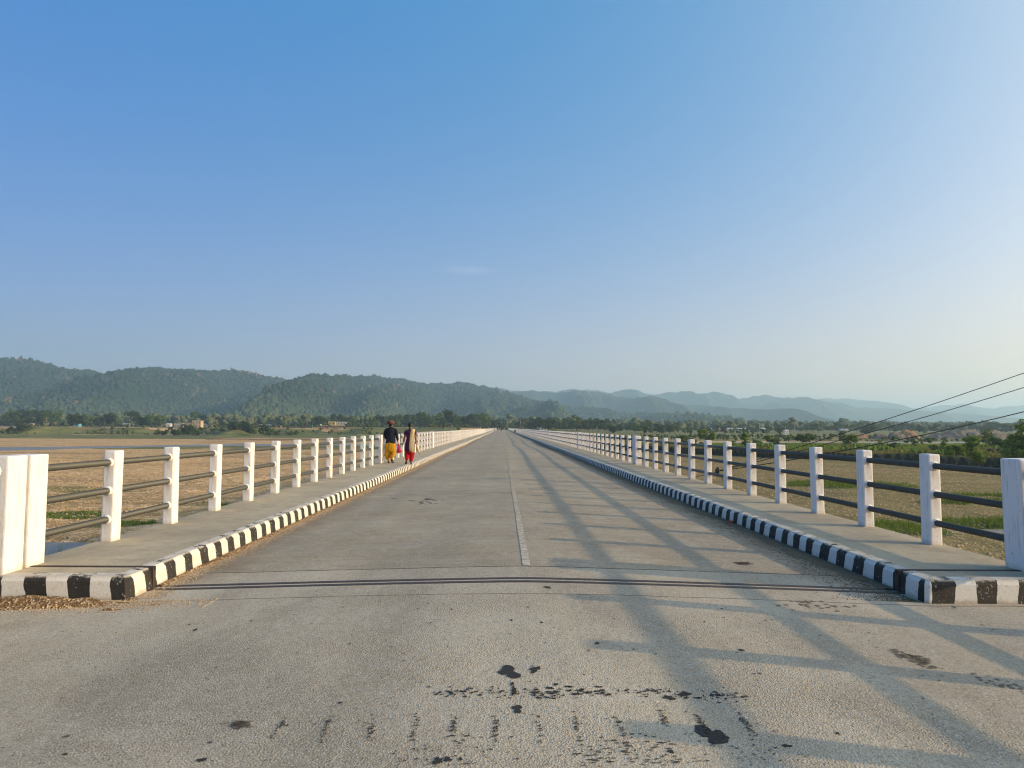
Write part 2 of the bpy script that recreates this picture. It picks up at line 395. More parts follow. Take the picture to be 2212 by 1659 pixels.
def ground_mat():
    g = NM('river_bed', 0.95, 0.15)
    z = g.sepc(g.attr('zone')); grass, moss, dirt = z[0], z[1], z[2]
    n1 = g.noise(0.12, 6, 0.6); n2 = g.noise(0.8, 5, 0.6); n3 = g.noise(3.5, 4)
    vo = g.voro(6.5, out='Color'); vd = g.voro(6.5); vc = g.sepc(vo); vb = g.sepc(g.voro(2.1, out='Color')); vs_ = g.sepc(g.voro(0.8, out='Color'))
    stone = g.mix(g.ramp(vc[0], [(0.1, 0), (0.9, 1)]), (0.36, 0.20, 0.07), (1.0, 0.68, 0.32))
    stone = g.mix(g.ramp(vd, [(0.35, 0), (0.75, 0.8)]), stone, (0.13, 0.085, 0.045))
    stone = g.mix(g.math('MULTIPLY', g.ramp(vb[1], [(0.5, 0), (1.0, 1)]), 0.6), stone, (0.20, 0.13, 0.07))
    stone = g.mix(g.math('MULTIPLY', g.ramp(vb[0], [(0.7, 0), (1.0, 1)]), 0.7), stone, (0.85, 0.64, 0.42))
    stone = g.mix(g.math('MULTIPLY', g.ramp(vs_[0], [(0.6, 0), (1.0, 1)]), 0.3), stone, (0.70, 0.50, 0.31))
    sand = g.mix(n2, (0.50, 0.32, 0.14), (0.68, 0.44, 0.20))
    col = g.mix(g.ramp(g.noise(0.35, 6, 0.65), [(0.30, 0.45), (0.52, 0.97)]), sand, stone)
    pt = g.noise(1.0, 6, 0.62, co=g.mapping((0.035, 0.11, 1)))
    col = g.mix(g.math('MULTIPLY', g.ramp(pt, [(0.48, 0), (0.62, 1)]), 0.5), col, (0.20, 0.13, 0.065))
    mossm = g.ramp(g.math('ADD', g.math('MULTIPLY', moss, 0.9), g.math('MULTIPLY', g.math('SUBTRACT', g.noise(0.16, 7, 0.68, co=g.mapping((0.6, 1.5, 1))), 0.5), 1.6)), [(0.36, 0), (0.62, 1)])
    mosscol = g.mix(n2, (0.085, 0.082, 0.026), (0.18, 0.155, 0.06))
    col = g.mix(g.math('MULTIPLY', mossm, 0.8), col, mosscol)
    dm = g.ramp(g.math('ADD', dirt, g.math('MULTIPLY', g.math('SUBTRACT', n1, 0.5), 0.9)), [(0.4, 0), (0.62, 1)])
    col = g.mix(dm, col, g.mix(n2, (0.22, 0.13, 0.06), (0.34, 0.21, 0.11)))
    gm = g.ramp(g.math('ADD', grass, g.math('MULTIPLY', g.math('SUBTRACT', g.noise(0.09, 8, 0.7), 0.5), 0.9)), [(0.42, 0), (0.6, 1)])
    gcol = g.mix(g.ramp(g.noise(1.0, 7, 0.7, co=g.mapping((0.02, 0.09, 1))), [(0.35, 0), (0.65, 1)]), (0.035, 0.075, 0.016), (0.20, 0.19, 0.065))
    gcol = g.mix(g.ramp(g.noise(0.9, 5), [(0.45, 0), (0.7, 0.7)]), gcol, (0.21, 0.17, 0.07))
    col = g.mix(gm, col, gcol)
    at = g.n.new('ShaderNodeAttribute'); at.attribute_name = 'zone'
    col = g.mix(g.math('MULTIPLY', at.outputs['Alpha'], 0.97), col, (0.030, 0.022, 0.014))  # shaded bank faces darkened in the colour, near-black brown
    hb = g.math('ADD', g.math('MULTIPLY', g.math('SUBTRACT', 1.0, vd), 0.6), g.math('MULTIPLY', n3, 0.8))
    n = g.bump(hb, 0.12, 0.8); n = g.bump(g.noise(0.5, 5, 0.65), 0.7, 0.7, n)
    return g.done(col, n)

def leafy(name, c1, c2, c3, sc=0.6, transl=0.25):
    g = NM(name, 0.85, 0.15)
    oi = g.n.new('ShaderNodeObjectInfo')
    v = g.n.new('ShaderNodeVectorMath'); v.operation = 'ADD'; g.l.new(g.co, v.inputs[0]); g.l.new(oi.outputs['Location'], v.inputs[1])
    co = v.outputs[0]
    col = g.mix(g.noise(sc, 4, co=co), c1, c2)
    col = g.mix(g.ramp(g.noise(sc*3.1, 3, co=co), [(0.45, 0), (0.65, 1)]), col, c3)
    col = g.mix(g.math('MULTIPLY', oi.outputs['Random'], 0.5), col, g.mix(0.5, c1, c3))
    g.put(g.b.inputs['Base Color'], col)
    tr = g.n.new('ShaderNodeBsdfTranslucent'); g.put(tr.inputs['Color'], g.mix(0.3, col, (0.2, 0.25, 0.02)))
    mx = g.n.new('ShaderNodeMixShader'); mx.inputs[0].default_value = transl
    g.l.new(g.b.outputs[0], mx.inputs[1]); g.l.new(tr.outputs[0], mx.inputs[2])
    g.l.new(mx.outputs[0], g.n['Material Output'].inputs['Surface'])
    return g.mat

def forest_mat(name, c1, c2, c3, sc, bump_d=0, low=None):
    g = NM(name, 0.95, 0.05)
    col = g.mix(g.noise(sc, 4), c1, c2)
    col = g.mix(g.ramp(g.noise(sc*9, 3), [(0.48, 0), (0.62, 0.8)]), col, c3)
    col = g.mix(g.ramp(g.math('MULTIPLY', g.noise(0.006, 5, 0.7), g.noise(0.03, 4)), [(0.345, 0), (0.37, 0.55)]), col, (0.30, 0.20, 0.13))
    if low:   # lighter open forest on the apron below the ridge
        hz_ = g.math('ADD', g.sep()[2], g.math('MULTIPLY', g.noise(0.008, 4), 70.0))
        lo = g.ramp(g.math('DIVIDE', hz_, 200.0), [(0.33, 0.75), (0.62, 0)]); col = g.mix(g.math('MULTIPLY', lo, g.ramp(g.noise(0.11, 3), [(0.3, 0.35), (0.6, 1)])), col, low)
    n = g.bump(g.noise(sc*4, 5, 0.7), bump_d, 1.0) if bump_d else None
    return g.done(col, n)

def water_mat():
    g = NM('water', 0.45, 0.3)
    n = g.bump(g.noise(1.2, 3, co=g.mapping((1, .5, 1))), 0.06, 0.6)
    return g.done((0.20, 0.185, 0.165), n)

M = dict(
    road=concrete_road(), walk=concrete_walk(), post=white_post(), pipe=steel_pipe(), ground=ground_mat(), water=water_mat(),
    kerb_y=kerb_mat(1, 0.0), kerb_x=kerb_mat(0, 0.11, 0.41, -0.14), kerb_xl=kerb_mat(0, 0.335, 0.41, 0.14),
    side=plain('deck_side_concrete', (0.30, 0.28, 0.25), 0.9, 0.2, 3, 0.004),
    rust=plain('rusty_joint_steel', (0.045, 0.03, 0.025), 0.6, 0.4, 25, 0.002, 0.4),
    line=plain('worn_line_paint', (0.46, 0.44, 0.40), 0.9, 0.2, 22, 0.003),
    tar=plain('tar', (0.038, 0.037, 0.036), 0.85, 0.3, 40, 0.002, 0.15),
    soil=plain('dry_soil', (0.17, 0.105, 0.055), 0.95, 0.6, 40, 0.02),
    pebble=plain('pebble', (0.38, 0.30, 0.21), 0.9, 0.45, 3),
    debris=plain('leaf_litter', (0.14, 0.11, 0.07), 0.95, 0.6, 45, 0.01),
    stone=plain('river_stone', (0.46, 0.34, 0.21), 0.9, 0.5, 2.2),
    bark=plain('bark', (0.11, 0.085, 0.06), 0.95, 0.3, 9),
    leaf_dark=leafy('leaf_dark', (0.012, 0.026, 0.010), (0.026, 0.046, 0.015), (0.05, 0.068, 0.022), 0.25),
    leaf_mid=leafy('leaf_mid', (0.035, 0.075, 0.018), (0.07, 0.12, 0.028), (0.11, 0.15, 0.04), 0.3),
    leaf_light=leafy('leaf_light', (0.08, 0.145, 0.02), (0.14, 0.22, 0.03), (0.20, 0.27, 0.05), 0.8, 0.35),
    leaf_yellow=leafy('leaf_yellow', (0.16, 0.18, 0.02), (0.28, 0.26, 0.03), (0.22, 0.24, 0.04), 0.5, 0.3),
    blade=leafy('grass_blade', (0.05, 0.11, 0.015), (0.10, 0.17, 0.025), (0.16, 0.20, 0.05), 0.3, 0.35),
    drygrass=leafy('dry_grass', (0.13, 0.105, 0.04), (0.20, 0.13, 0.06), (0.09, 0.11, 0.03), 0.12, 0.3),
    cable=plain('black_cable', (0.012, 0.012, 0.013), 0.5, 0.2, 20),
)

# ---------------------------------------------------------------- ground
ZB = EYE - 7.0          # river bed
RIV = lambda x: np.interp(x, [-600, -153, -138, -125, -112, -60, 0, 200, 900], [-60, 207, 222, 241, 260, 281, 300, 368, 600])
def river_half(x): return 15 + np.clip(-x-100, 0, 120)*0.16
BX = np.array([-400, -10, 14, 25, 43, 91, 135, 260, 900]); BY = np.array([9e3, 9e3, 330, 260, 209, 128, 100, 70, 60])
def ground_h(x, y):
    x = np.asarray(x, dtype=float); y = np.asarray(y, dtype=float)
    far = sstep(350, 700, y)
    h = ZB + fbm(x/14, y/14, 4)*0.45*(1-far) + fbm(x/3.1, y/3.1, 3)*0.10*(1-sstep(60, 160, y))
    # river and pools
    d = np.abs(y - RIV(x)) / river_half(x)
    calm = sstep(150, 190, y)*(1-sstep(380, 420, y)); h = ZB + (h-ZB)*(1-0.8*calm)
    h = h - 0.75*(1 - sstep(0.8, 1.25, d))
    for (cx, cy_, rx, ry, dp) in ((-29, 35.5, 10, 8, 0.9), (36, 48.5, 4.2, 1.9, 0.6)):
        q = np.sqrt(((x-cx)/rx)**2 + ((y-cy_)/ry)**2); h = h - dp*(1 - sstep(0.72, 1.18, q))
    # right terrace with its eroded edge
    by = np.interp(x, BX, BY) + fbm(x/9, y*0+3, 3)*7
    up = sstep(0, 1.3, y - by) * (x > 5) * (1 - sstep(236 + 0.1*x, 246 + 0.1*x, y + fbm(x/20, y*0+8, 3)*8))
    h = h + up*(1.75 + fbm(x/11, y/11, 3)*0.25)
    # left near-bank strip, low scarp
    st = (x < -18) & (x > -135)
    h = h + st * sstep(203, 208, y + fbm(x/16, y*0, 3)*10) * (1 - sstep(RIV(x)-26, RIV(x)-20, y)) * 0.12
    h = h + (x < -20)*(x > -150)*sstep(350, 355, y + fbm(x/14, y*0+5, 3)*10)*0.8
    # left: flat meadow, then the bank up to the cultivated terrace
    bl = 560 + fbm(x/70, y*0+2, 4)*70 + 0.04*np.abs(x)
    L = 1 - sstep(-60, 60, x)
    rise_l = sstep(bl, bl + 36, y)*6.0 + fbm(x/16, y/12, 4)*1.3*sstep(bl-10, bl+12, y)*(1-sstep(bl+40, bl+70, y))
    rise_r = sstep(400 + fbm(x/40, y*0+4, 3)*40, 440, y)*1.4 + sstep(470, 900, y)*2.6
    mid = sstep(440, 620, y)*4.6
    c = np.exp(-(x/110.0)**2)
    rr = rise_r*(1-c) + mid*c
    h = h + L*rise_l + (1-L)*rr
    h = h + sstep(800, 2600, y)*14*L + sstep(800, 2600, y)*9*(1-L)
    # embankment behind the camera side, under the approach
    ex = np.abs(x - CX)
    emb = (1 - sstep(6.2, 15.0, ex)) * (1 - sstep(6.6, 12.5, y))
    h = h + emb * (-0.35 - h)
    land = (1 - sstep(-14, 3, y)) * sstep(6, 20, ex)
    h = h + land * 1.5
    # far end abutment
    emb2 = (1 - sstep(7, 16, ex)) * sstep(600, 606, y) * (1 - sstep(900, 1000, y))
    h = h + emb2 * (-0.4 - h)
    return h

ys = [-220, -120, -60, -30, -15, -8, -4, 0, 3]
y = 3.0
while y < 20000:
    y += max(0.55, min(0.9, 0.55*(y/40)**1.12) if y < 262 else (0.55*(y/40)**1.12 if y < 700 else (y-700)*0.02 + 12)); ys.append(y)
xp = [0.0]; x = 0.0
while x < 20000:
    x += max(0.8, 0.011*x if x < 700 else 0.03*x); xp.append(x)
xs = np.array([-v for v in xp[:0:-1]] + xp); ys = np.array(ys)
GX, GY = np.meshgrid(xs, ys); GZ = ground_h(GX, GY)
nx, ny = len(xs), len(ys)
idx = np.arange(nx*ny).reshape(ny, nx)
q = np.stack([idx[:-1, :-1], idx[:-1, 1:], idx[1:, 1:], idx[1:, :-1]], -1).reshape(-1, 4)
me = arr_mesh('ground', np.stack([GX, GY, GZ], -1).reshape(-1, 3), q)
X, Yv = GX.ravel(), GY.ravel()
def zones(x, y):
    by = np.interp(x, BX, BY) + fbm(x/9, y*0+3, 3)*7
    grass = np.zeros_like(x)
    onter = (x > 5)*sstep(0, 4, y-by)*(1 - sstep(238, 246, y))
    grass = np.maximum(grass, onter*(0.72))
    L = 1 - sstep(-60, 60, x)
    grass = np.maximum(grass, L*sstep(372, 385, y)*(0.86 - 0.30*sstep(520, 600, y)) + L*fbm(x/28, y/5, 4)*.75*sstep(375, 400, y))
    grass = np.maximum(grass, (1-L)*sstep(375, 400, y)*0.62)
    grass = np.maximum(grass, (x < -18)*(x > -125)*sstep(203, 210, y)*(1-sstep(RIV(x)-18, RIV(x)-12, y))*0.6)
    for (cx, cy_, rx, ry, w) in ((-34, 55, 5, 4, .62), (-28.5, 51, 4, 2.5, .72), (-40, 42, 6, 9, .7), (28.5, 49, 3, 4.5, 1.0),
                                 (43, 86, 9, 8, .9), (37, 52, 7, 3.5, .95), (48, 66, 10, 3, .8), (56, 72, 14, 3, .7), (-50, 78, 14, 5, .5), (-26, 64, 8, 2.5, .5), (-62, 60, 12, 4, .5), (-36, 70, 9, 2, .45), (32, 40, 3, 3, .4)):
        qd = np.sqrt(((x-cx)/rx)**2 + ((y-cy_)/ry)**2); grass = np.maximum(grass, w*(1 - sstep(0.5, 1.25, qd)))
    moss = np.where(x > 0, 0.80, 0.12 + 0.35*(1 - sstep(-30, -12, x))*0)
    moss = moss*(1 - sstep(255, 300, y)) + 0.10
    moss = np.where((x < 0), np.maximum(moss, 0.5*np.exp(-(((x+38)/22)**2 + ((y-58)/22)**2))), moss)
    dirt = np.zeros_like(x)
    dirt = np.maximum(dirt, (x > 5)*np.exp(-((y-by-1)/2.4)**2)*0.2)
    dirt = np.maximum(dirt, onter*0.55*(1-sstep(0, 60, y-by)))
    dirt = np.maximum(dirt, L*np.exp(-((y-585)/34)**2)*(0.62 + fbm(x/12, y/12, 4)*.5))
    dirt = np.maximum(dirt, L*sstep(600, 640, y)*(0.50 + fbm(x/80, y/14, 3)*.4))
    dirt = np.maximum(dirt, (x < -10)*np.exp(-((y-(RIV(x)-28))/10)**2)*0.45)
    bank_shade = (x > 5)*sstep(-3.5, -1.5, y-by)*(1-sstep(1.6, 2.8, y-by)) + (x < -20)*(x > -150)*np.exp(-((y-352)/5.0)**2)*.8  # mask for shade painted on the eroded bank and the left scarp
    return grass, moss, dirt, bank_shade
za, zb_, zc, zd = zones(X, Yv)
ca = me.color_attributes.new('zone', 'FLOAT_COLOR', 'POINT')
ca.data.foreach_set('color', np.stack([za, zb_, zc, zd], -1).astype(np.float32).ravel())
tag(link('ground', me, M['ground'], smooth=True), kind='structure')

# water sheets
mb = MB()
px_ = [(-420, 0), (-200, 0), (-60, 0), (60, 0), (250, 0), (600, 0)]
cols = np.linspace(-420, 900, 60); ww = river_half(cols)*1.3
vs = []
for xx, w_ in zip(cols, ww): vs += [(xx, float(RIV(xx))-float(w_), ZB-0.12), (xx, float(RIV(xx))+float(w_), ZB-0.12)]
mb.add(vs, [(2*i, 2*i+2, 2*i+3, 2*i+1) for i in range(len(cols)-1)])
tag(mb.build('river', M['water']), 'thin blue river crossing the gravel bed', kind='structure')
mb = MB(); mb.add([(-42, 26, ZB-0.33), (-17, 26, ZB-0.33), (-17, 45.5, ZB-0.33), (-42, 45.5, ZB-0.33)], [(0, 1, 2, 3)])
tag(mb.build('pond', M['water']), 'dark blue pool below the left railing', kind='structure')
mb = MB(); mb.add([(30, 45.8, ZB-0.2), (41, 45.8, ZB-0.2), (41, 51, ZB-0.2), (30, 51, ZB-0.2)], [(0, 1, 2, 3)])
tag(mb.build('pond', M['water']), 'pale puddle among green grass below the right railing', kind='structure')

# ---------------------------------------------------------------- hills
R1 = [(-500,790),(-300,770),(-120,774),(0,781),(50,779),(90,785),(120,795),(200,803),(225,812),(250,816),(290,803),(330,797),(400,800),(440,798),(469,801),(520,802),(554,807),
      (603,816),(649,829),(690,818),(724,815),(800,817),(871,819),(938,831),(965,832),(992,827),(1050,836),(1085,847),(1130,862),(1200,874),(1290,885),(1400,903),(1500,915)]
R2 = [(950,850),(1060,840),(1110,848),(1150,841),(1180,844),(1206,846),(1250,843),(1323,853),(1374,863),(1405,856),(1449,867),(1521,877),(1594,889),(1660,902),(1740,910)]
R3 = [(560,822),(610,825),(640,829),(690,836),(1000,845),(1046,834),(1080,840),(1150,846),(1200,846),(1228,837),(1279,841),(1315,848),(1361,842),(1408,855),(1473,845),(1553,848),(1599,864),(1652,853),(1691,859),(1731,859),(1770,868),(1850,884),(1950,900)]
R4 = [(1500,905),(1600,897),(1676,892),(1724,877),(1763,866),(1797,877),(1870,880),(1966,887),(2063,892),(2140,902),(2212,909),(2400,905),(2700,890)]
R5 = [(1600,880),(1700,866),(1782,861),(1804,865),(1833,861),(1855,865),(1882,866.5),(1918,875),(1954,882),(1991,880),(2030,878),(2075,872.5),(2112,880),(2148,883),(2212,872),(2300,862),(2450,868),(2700,850)]

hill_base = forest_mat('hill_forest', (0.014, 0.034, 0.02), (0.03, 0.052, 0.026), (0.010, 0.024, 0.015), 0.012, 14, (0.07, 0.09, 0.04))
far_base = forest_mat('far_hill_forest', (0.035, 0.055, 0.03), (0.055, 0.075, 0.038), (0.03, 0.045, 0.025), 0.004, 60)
HFN = {}
def ridge(name, prof, Yr, Ys, rough=0.03, dx=14, ny_=46, gully=0.0, mat=None, seed=0, back=900, foot=0.16, trees=0.0):
    P = np.array(prof, float)
    def yr(x):
        return Yr(x) if callable(Yr) else np.full_like(np.asarray(x, float), float(Yr))
    # silhouette height for world x, by fixed point on the (possibly slanting) ridge line
    def hx(x):
        Yc = yr(x); off = x/Yc*FPX
        dy = np.interp(off + 1085, P[:, 0], P[:, 1])
        return np.maximum(EYE + (924 - dy + off*0.0044)/FPX*Yc - trees, 4.0), Yc
    x0 = px(P[0, 0], Y=float(yr(np.array([-1500.]))[0])); x1 = px(P[-1, 0], Y=float(yr(np.array([1500.]))[0]))
    xx = np.arange(x0, x1, dx); t = np.concatenate([np.linspace(0, 1, ny_), 1 + np.linspace(0.03, 1, 7)])
    H, Yc = hx(xx)
    def height(x, tt):
        H, Yc = hx(x)
        H = H + fbm(x/(dx*7)+seed, tt*0+1, 6, .62)*H*rough*(1.1 if dx > 13 else .9)
        g = fbm(x/170 + seed, tt*1.3 + seed, 4)
        tq = np.clip(tt + gully*g*np.sin(np.clip(tt, 0, 1)*math.pi), 0, 1)
        p = foot*tq + (1-foot)*(sstep(0.30, 1.05, tq)/sstep(0.30, 1.05, 1.0))
        yy_ = np.where(tt <= 1, Ys + (Yc-Ys)*tt, Yc); z = H*p*(yy_/Yc)
        bumps = fbm(x/60 + seed, tt*9 + seed, 4)*H*rough*1.6*np.sin(np.clip(tt, 0, 1)*math.pi)*np.clip((1-tt)*2.2, 0, 1)
        backs = np.where(tt > 1, np.clip(1 - (tt-1)*1.15, 0, 1), 1.0)
        return (z + bumps)*backs
    XX, TT = np.meshgrid(xx, t)
    YC = np.tile(Yc, (len(t), 1))
    YY = np.where(TT <= 1, Ys + (YC-Ys)*TT, YC + (TT-1)*back)
    ZZ = height(XX, TT) + np.where(TT <= 0.001, -6, 0)
    n, m_ = len(xx), len(t); ii = np.arange(n*m_).reshape(m_, n)
    qq = np.stack([ii[:-1, :-1], ii[:-1, 1:], ii[1:, 1:], ii[1:, :-1]], -1).reshape(-1, 4)
    me = arr_mesh(name, np.stack([XX, YY, ZZ], -1).reshape(-1, 3), qq)
    o = link(name, me, mat, smooth=True); tag(o, kind='structure')
    return xx, yr, height, Ys
r1x, r1y, r1h, r1s = ridge('hills', R1, lambda x: 2500 + np.clip(np.asarray(x, float)+1700, 0, 9000)*0.35, 1150, 0.06, 12, 70, 0.95, hill_base, 3.3, 700, 0.22, 7.0)
bpy.data.objects['hills']['label'] = 'forested green ridge nearest on the left'
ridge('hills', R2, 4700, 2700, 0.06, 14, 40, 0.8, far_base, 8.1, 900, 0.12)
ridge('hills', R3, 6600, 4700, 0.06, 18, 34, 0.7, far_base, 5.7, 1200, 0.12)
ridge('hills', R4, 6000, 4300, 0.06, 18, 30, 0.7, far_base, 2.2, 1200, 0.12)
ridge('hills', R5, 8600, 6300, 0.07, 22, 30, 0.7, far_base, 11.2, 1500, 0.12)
for o, lb in zip([bpy.data.objects['hills.%03d' % k] for k in (1, 2, 3, 4)],
                 ('hazy blue middle ridge right of the bridge end', 'pale far ridge with a jagged crest', 'faint low hill at the far right', 'faintest ridge low on the right horizon')):
    o['label'] = lb

# ---------------------------------------------------------------- forest masses
phi = (1+5**.5)/2
ICO_V = np.array([(-1,phi,0),(1,phi,0),(-1,-phi,0),(1,-phi,0),(0,-1,phi),(0,1,phi),(0,-1,-phi),(0,1,-phi),(phi,0,-1),(phi,0,1),(-phi,0,-1),(-phi,0,1)], float)/1.9
ICO_F = np.array([(0,11,5),(0,5,1),(0,1,7),(0,7,10),(0,10,11),(1,5,9),(5,11,4),(11,10,2),(10,7,6),(7,1,8),(3,9,4),(3,4,2),(3,2,6),(3,6,8),(3,8,9),(4,9,5),(2,4,11),(6,2,10),(8,6,7),(9,8,1)])
def blobs(name, x, y, z, rx, rz, mat, label, seed=1, jit=0.35):
    rs = np.random.RandomState(seed); n = len(x)
    V = np.repeat(ICO_V[None], n, 0) * (1 + jit*(rs.rand(n, 12, 1)-0.5)*2)
    a = rs.rand(n)*6.28; ca_, sa = np.cos(a)[:, None], np.sin(a)[:, None]
    vx = V[:, :, 0]*ca_ - V[:, :, 1]*sa; vy = V[:, :, 0]*sa + V[:, :, 1]*ca_
    P = np.stack([vx*rx[:, None] + x[:, None], vy*rx[:, None] + y[:, None], V[:, :, 2]*rz[:, None] + z[:, None]], -1)
    F = (ICO_F[None] + (np.arange(n)*12)[:, None, None]).reshape(-1, 3)
    o = link(name, arr_mesh(name, P.reshape(-1, 3), F), mat)
    return tag(o, label, 'forest', kind='stuff')
f_near = forest_mat('forest_canopy', (0.04, 0.06, 0.028), (0.085, 0.10, 0.05), (0.12, 0.13, 0.07), 0.03)
f_far = forest_mat('forest_canopy_far', (0.011, 0.027, 0.015), (0.028, 0.046, 0.024), (0.044, 0.060, 0.034), 0.012, 0, (0.07, 0.10, 0.05))
rs = np.random.RandomState(5)
N = 95000
tx = rs.uniform(r1x[0]*0.82, r1x[-1]*0.9, N); tt = rs.rand(N)**0.92*1.03
ty = r1s + (r1y(tx)-r1s)*tt; ok_ = np.abs(tx) < 0.80*ty + 60; tx, tt, ty = tx[ok_], tt[ok_], ty[ok_]
keep = fbm(tx/70, ty/70, 3) + rs.rand(len(tx))*0.7 > 0.02; tx, tt, ty = tx[keep], tt[keep], ty[keep]
tz = r1h(tx, tt); sz = rs.uniform(3.0, 7.0, len(tx)) * (1 + 0.5*(rs.rand(len(tx)) > .93))
blobs('hill_forest', tx, ty, tz + sz*0.55, sz, sz*rs.uniform(0.8, 1.5, len(tx)), f_far, 'forest canopy covering the left ridge', 3, 0.5)
# lowland forest belts
def belt(n, x0, x1, y0, y1, smin, smax, seed, label, mat, dens=None):
    rs = np.random.RandomState(seed); x = rs.uniform(x0, x1, n); y = rs.uniform(y0, y1, n)
    k = np.abs(x - 0) < 0.82*y + 40; x, y = x[k], y[k]
    if dens is not None: k = dens(x, y, rs); x, y = x[k], y[k]
    z = ground_h(x, y); s = rs.uniform(smin, smax, len(x)); hh = s*rs.uniform(0.9, 1.5, len(x))
    XS, YS, ZS, RS, RZ = [], [], [], [], []
    for q in range(4):
        r = s*(0.62 if q else 0.8); a = rs.rand(len(x))*6.28
        XS.append(x + np.cos(a)*s*0.6*(q > 0)); YS.append(y + np.sin(a)*s*0.6*(q > 0))
        ZS.append(z + hh*(1.0 + (rs.rand(len(x))-0.35)*0.9*(q > 0))); RS.append(r); RZ.append(r*0.85)
    cat_ = np.concatenate
    blobs('forest_belt', cat_(XS), cat_(YS), cat_(ZS), cat_(RS), cat_(RZ), mat, label, seed, 0.55)
belt(5200, -1150, 60, 880, 1320, 3.5, 7.5, 11, 'lowland forest belt between the left terrace and the ridge', f_near, lambda x, y, r: fbm(x/90, y/60, 3)+r.rand(len(x))*.5 > 0.05)
belt(4200, -60, 1500, 1150, 1600, 3.5, 7.0, 12, 'low forest belt along the right horizon', f_near, lambda x, y, r: fbm(x/120, y/50, 3)+r.rand(len(x))*.5 > 0.0)
belt(420, -380, 420, 800, 1000, 3.5, 6.5, 13, 'dark wood beyond the far end of the bridge', f_near)
scrub = forest_mat('scrub', (0.03, 0.05, 0.014), (0.06, 0.08, 0.022), (0.10, 0.10, 0.035), 0.1)
belt(900, -440, 20, 535, 640, 0.5, 1.5, 14, 'low dark scrub on the left river bank', scrub, lambda x, y, r: fbm(x/26, y/16, 3)+r.rand(len(x))*.35 > 0.12)
belt(900, 40, 420, 385, 470, 0.4, 1.3, 15, 'low dark scrub along the far right river bank', scrub, lambda x, y, r: fbm(x/26, y/10, 3)+r.rand(len(x))*.35 > 0.12)

# ---------------------------------------------------------------- trees
def crown(seed, h, r, n, leaf, blobsn=7, shape='round', base=0.28):
    """leaf clump faces spread in the volume of several lobes; returns mesh"""
    rs = np.random.RandomState(seed); lob = []
    for i in range(blobsn):
        t = rs.rand()
        if shape == 'cone': zz = base + (0.93-base)*t; rr = r*(1.05-t)*0.75; off = r*(1-t)*0.45; lr = 0.42*r*(1.25-t)
        elif shape == 'tall': zz = base + (0.9-base)*t; off = r*0.45; lr = r*0.55
        elif shape == 'flat': zz = 0.72 + 0.2*rs.rand(); off = r*0.75; lr = r*0.38
        else: zz = base + 0.12 + (0.86-base-0.12)*t; off = r*0.62*math.sin(min(1, max(.15, (1-abs(zz-0.6)*1.6)))*1.5); lr = r*rs.uniform(0.34, 0.55)
        a = rs.rand()*6.28
        lob.append((math.cos(a)*off, math.sin(a)*off, zz*h, lr))
    lob = np.array(lob); w = lob[:, 3]**2; w = w/w.sum()
    k = rs.choice(len(lob), n, p=w); d = rs.normal(size=(n, 3)); d /= np.linalg.norm(d, axis=1)[:, None]
    rad = lob[k, 3]*(0.55 + 0.5*rs.rand(n)**0.6)
    c = lob[k, :3] + d*rad[:, None]*np.array([1, 1, 0.8])
    # oriented quads, bent around the surface normal
    nrm = d + rs.normal(size=(n, 3))*0.55; nrm /= np.linalg.norm(nrm, axis=1)[:, None]
    t1 = np.cross(nrm, rs.normal(size=(n, 3))); t1 /= np.linalg.norm(t1, axis=1)[:, None]; t2 = np.cross(nrm, t1)
    s = leaf*rs.uniform(0.6, 1.3, (n, 1))
    q0 = c - t1*s; q1 = c - t2*s*0.55 + nrm*s*0.15; q2 = c + t1*s; q3 = c + t2*s*0.6 - nrm*s*0.12
    V = np.stack([q0, q1, q2, q3], 1).reshape(-1, 3); F = np.arange(4*n).reshape(n, 4)
    me = arr_mesh('crown', V, F)
    return me, lob
def trunk_mesh(seed, h, lob, tr, base=0.28):
    rs = random.Random(seed); b = MB()
    top = 0.72*h; b.tube([(0, 0, -0.5), (0.02*h*rs.uniform(-1, 1), 0.0, base*h*0.6), (0.03*h*rs.uniform(-1, 1), 0.02*h*rs.uniform(-1, 1), base*h*1.2), (0, 0, top)],
                         [tr*1.25, tr, tr*0.8, tr*0.3], 7)
    for l in list(lob)[:6]:
        z0 = min(l[2]*0.62, top*0.85); b.tube([(0, 0, z0), (l[0]*0.5, l[1]*0.5, (z0+l[2])/2 + 0.02*h), (l[0], l[1], l[2])], [tr*0.5, tr*0.32, tr*0.12], 5)
    return b.mesh('trunk')
TV = {}
def variant(key, seed, h, r, n, leaf, lm, nb=7, shape='round', base=0.28, tr=0.25):
    cm, lob = crown(seed, h, r, n, leaf, nb, shape, base); cm.materials.append(M[lm])
    tm = trunk_mesh(seed, h, lob, tr, base); tm.materials.append(M['bark']); TV[key] = (cm, tm, h)
for i in range(4): variant('dark%d' % i, 20+i, 12, 5.0, 650, 0.75, 'leaf_dark', 9, 'round', 0.18)
for i in range(3): variant('mid%d' % i, 30+i, 12, 4.6, 600, 0.70, 'leaf_mid', 8, 'round', 0.2)
for i in range(2): variant('tall%d' % i, 40+i, 16, 3.6, 600, 0.7, 'leaf_mid', 8, 'tall', 0.3)
variant('flat0', 47, 14, 6.5, 600, 0.7, 'leaf_dark', 10, 'flat', 0.5)
variant('flat1', 48, 14, 6.5, 600, 0.7, 'leaf_mid', 9, 'flat', 0.5)
variant('yellow', 50, 8, 3.2, 420, 0.6, 'leaf_yellow', 6, 'round', 0.1)
for i in range(4): variant('young%d' % i, 60+i, 3.0, 1.15, 520, 0.25, 'leaf_light' if i % 2 else 'leaf_mid', 8, 'round', 0.16, 0.05)
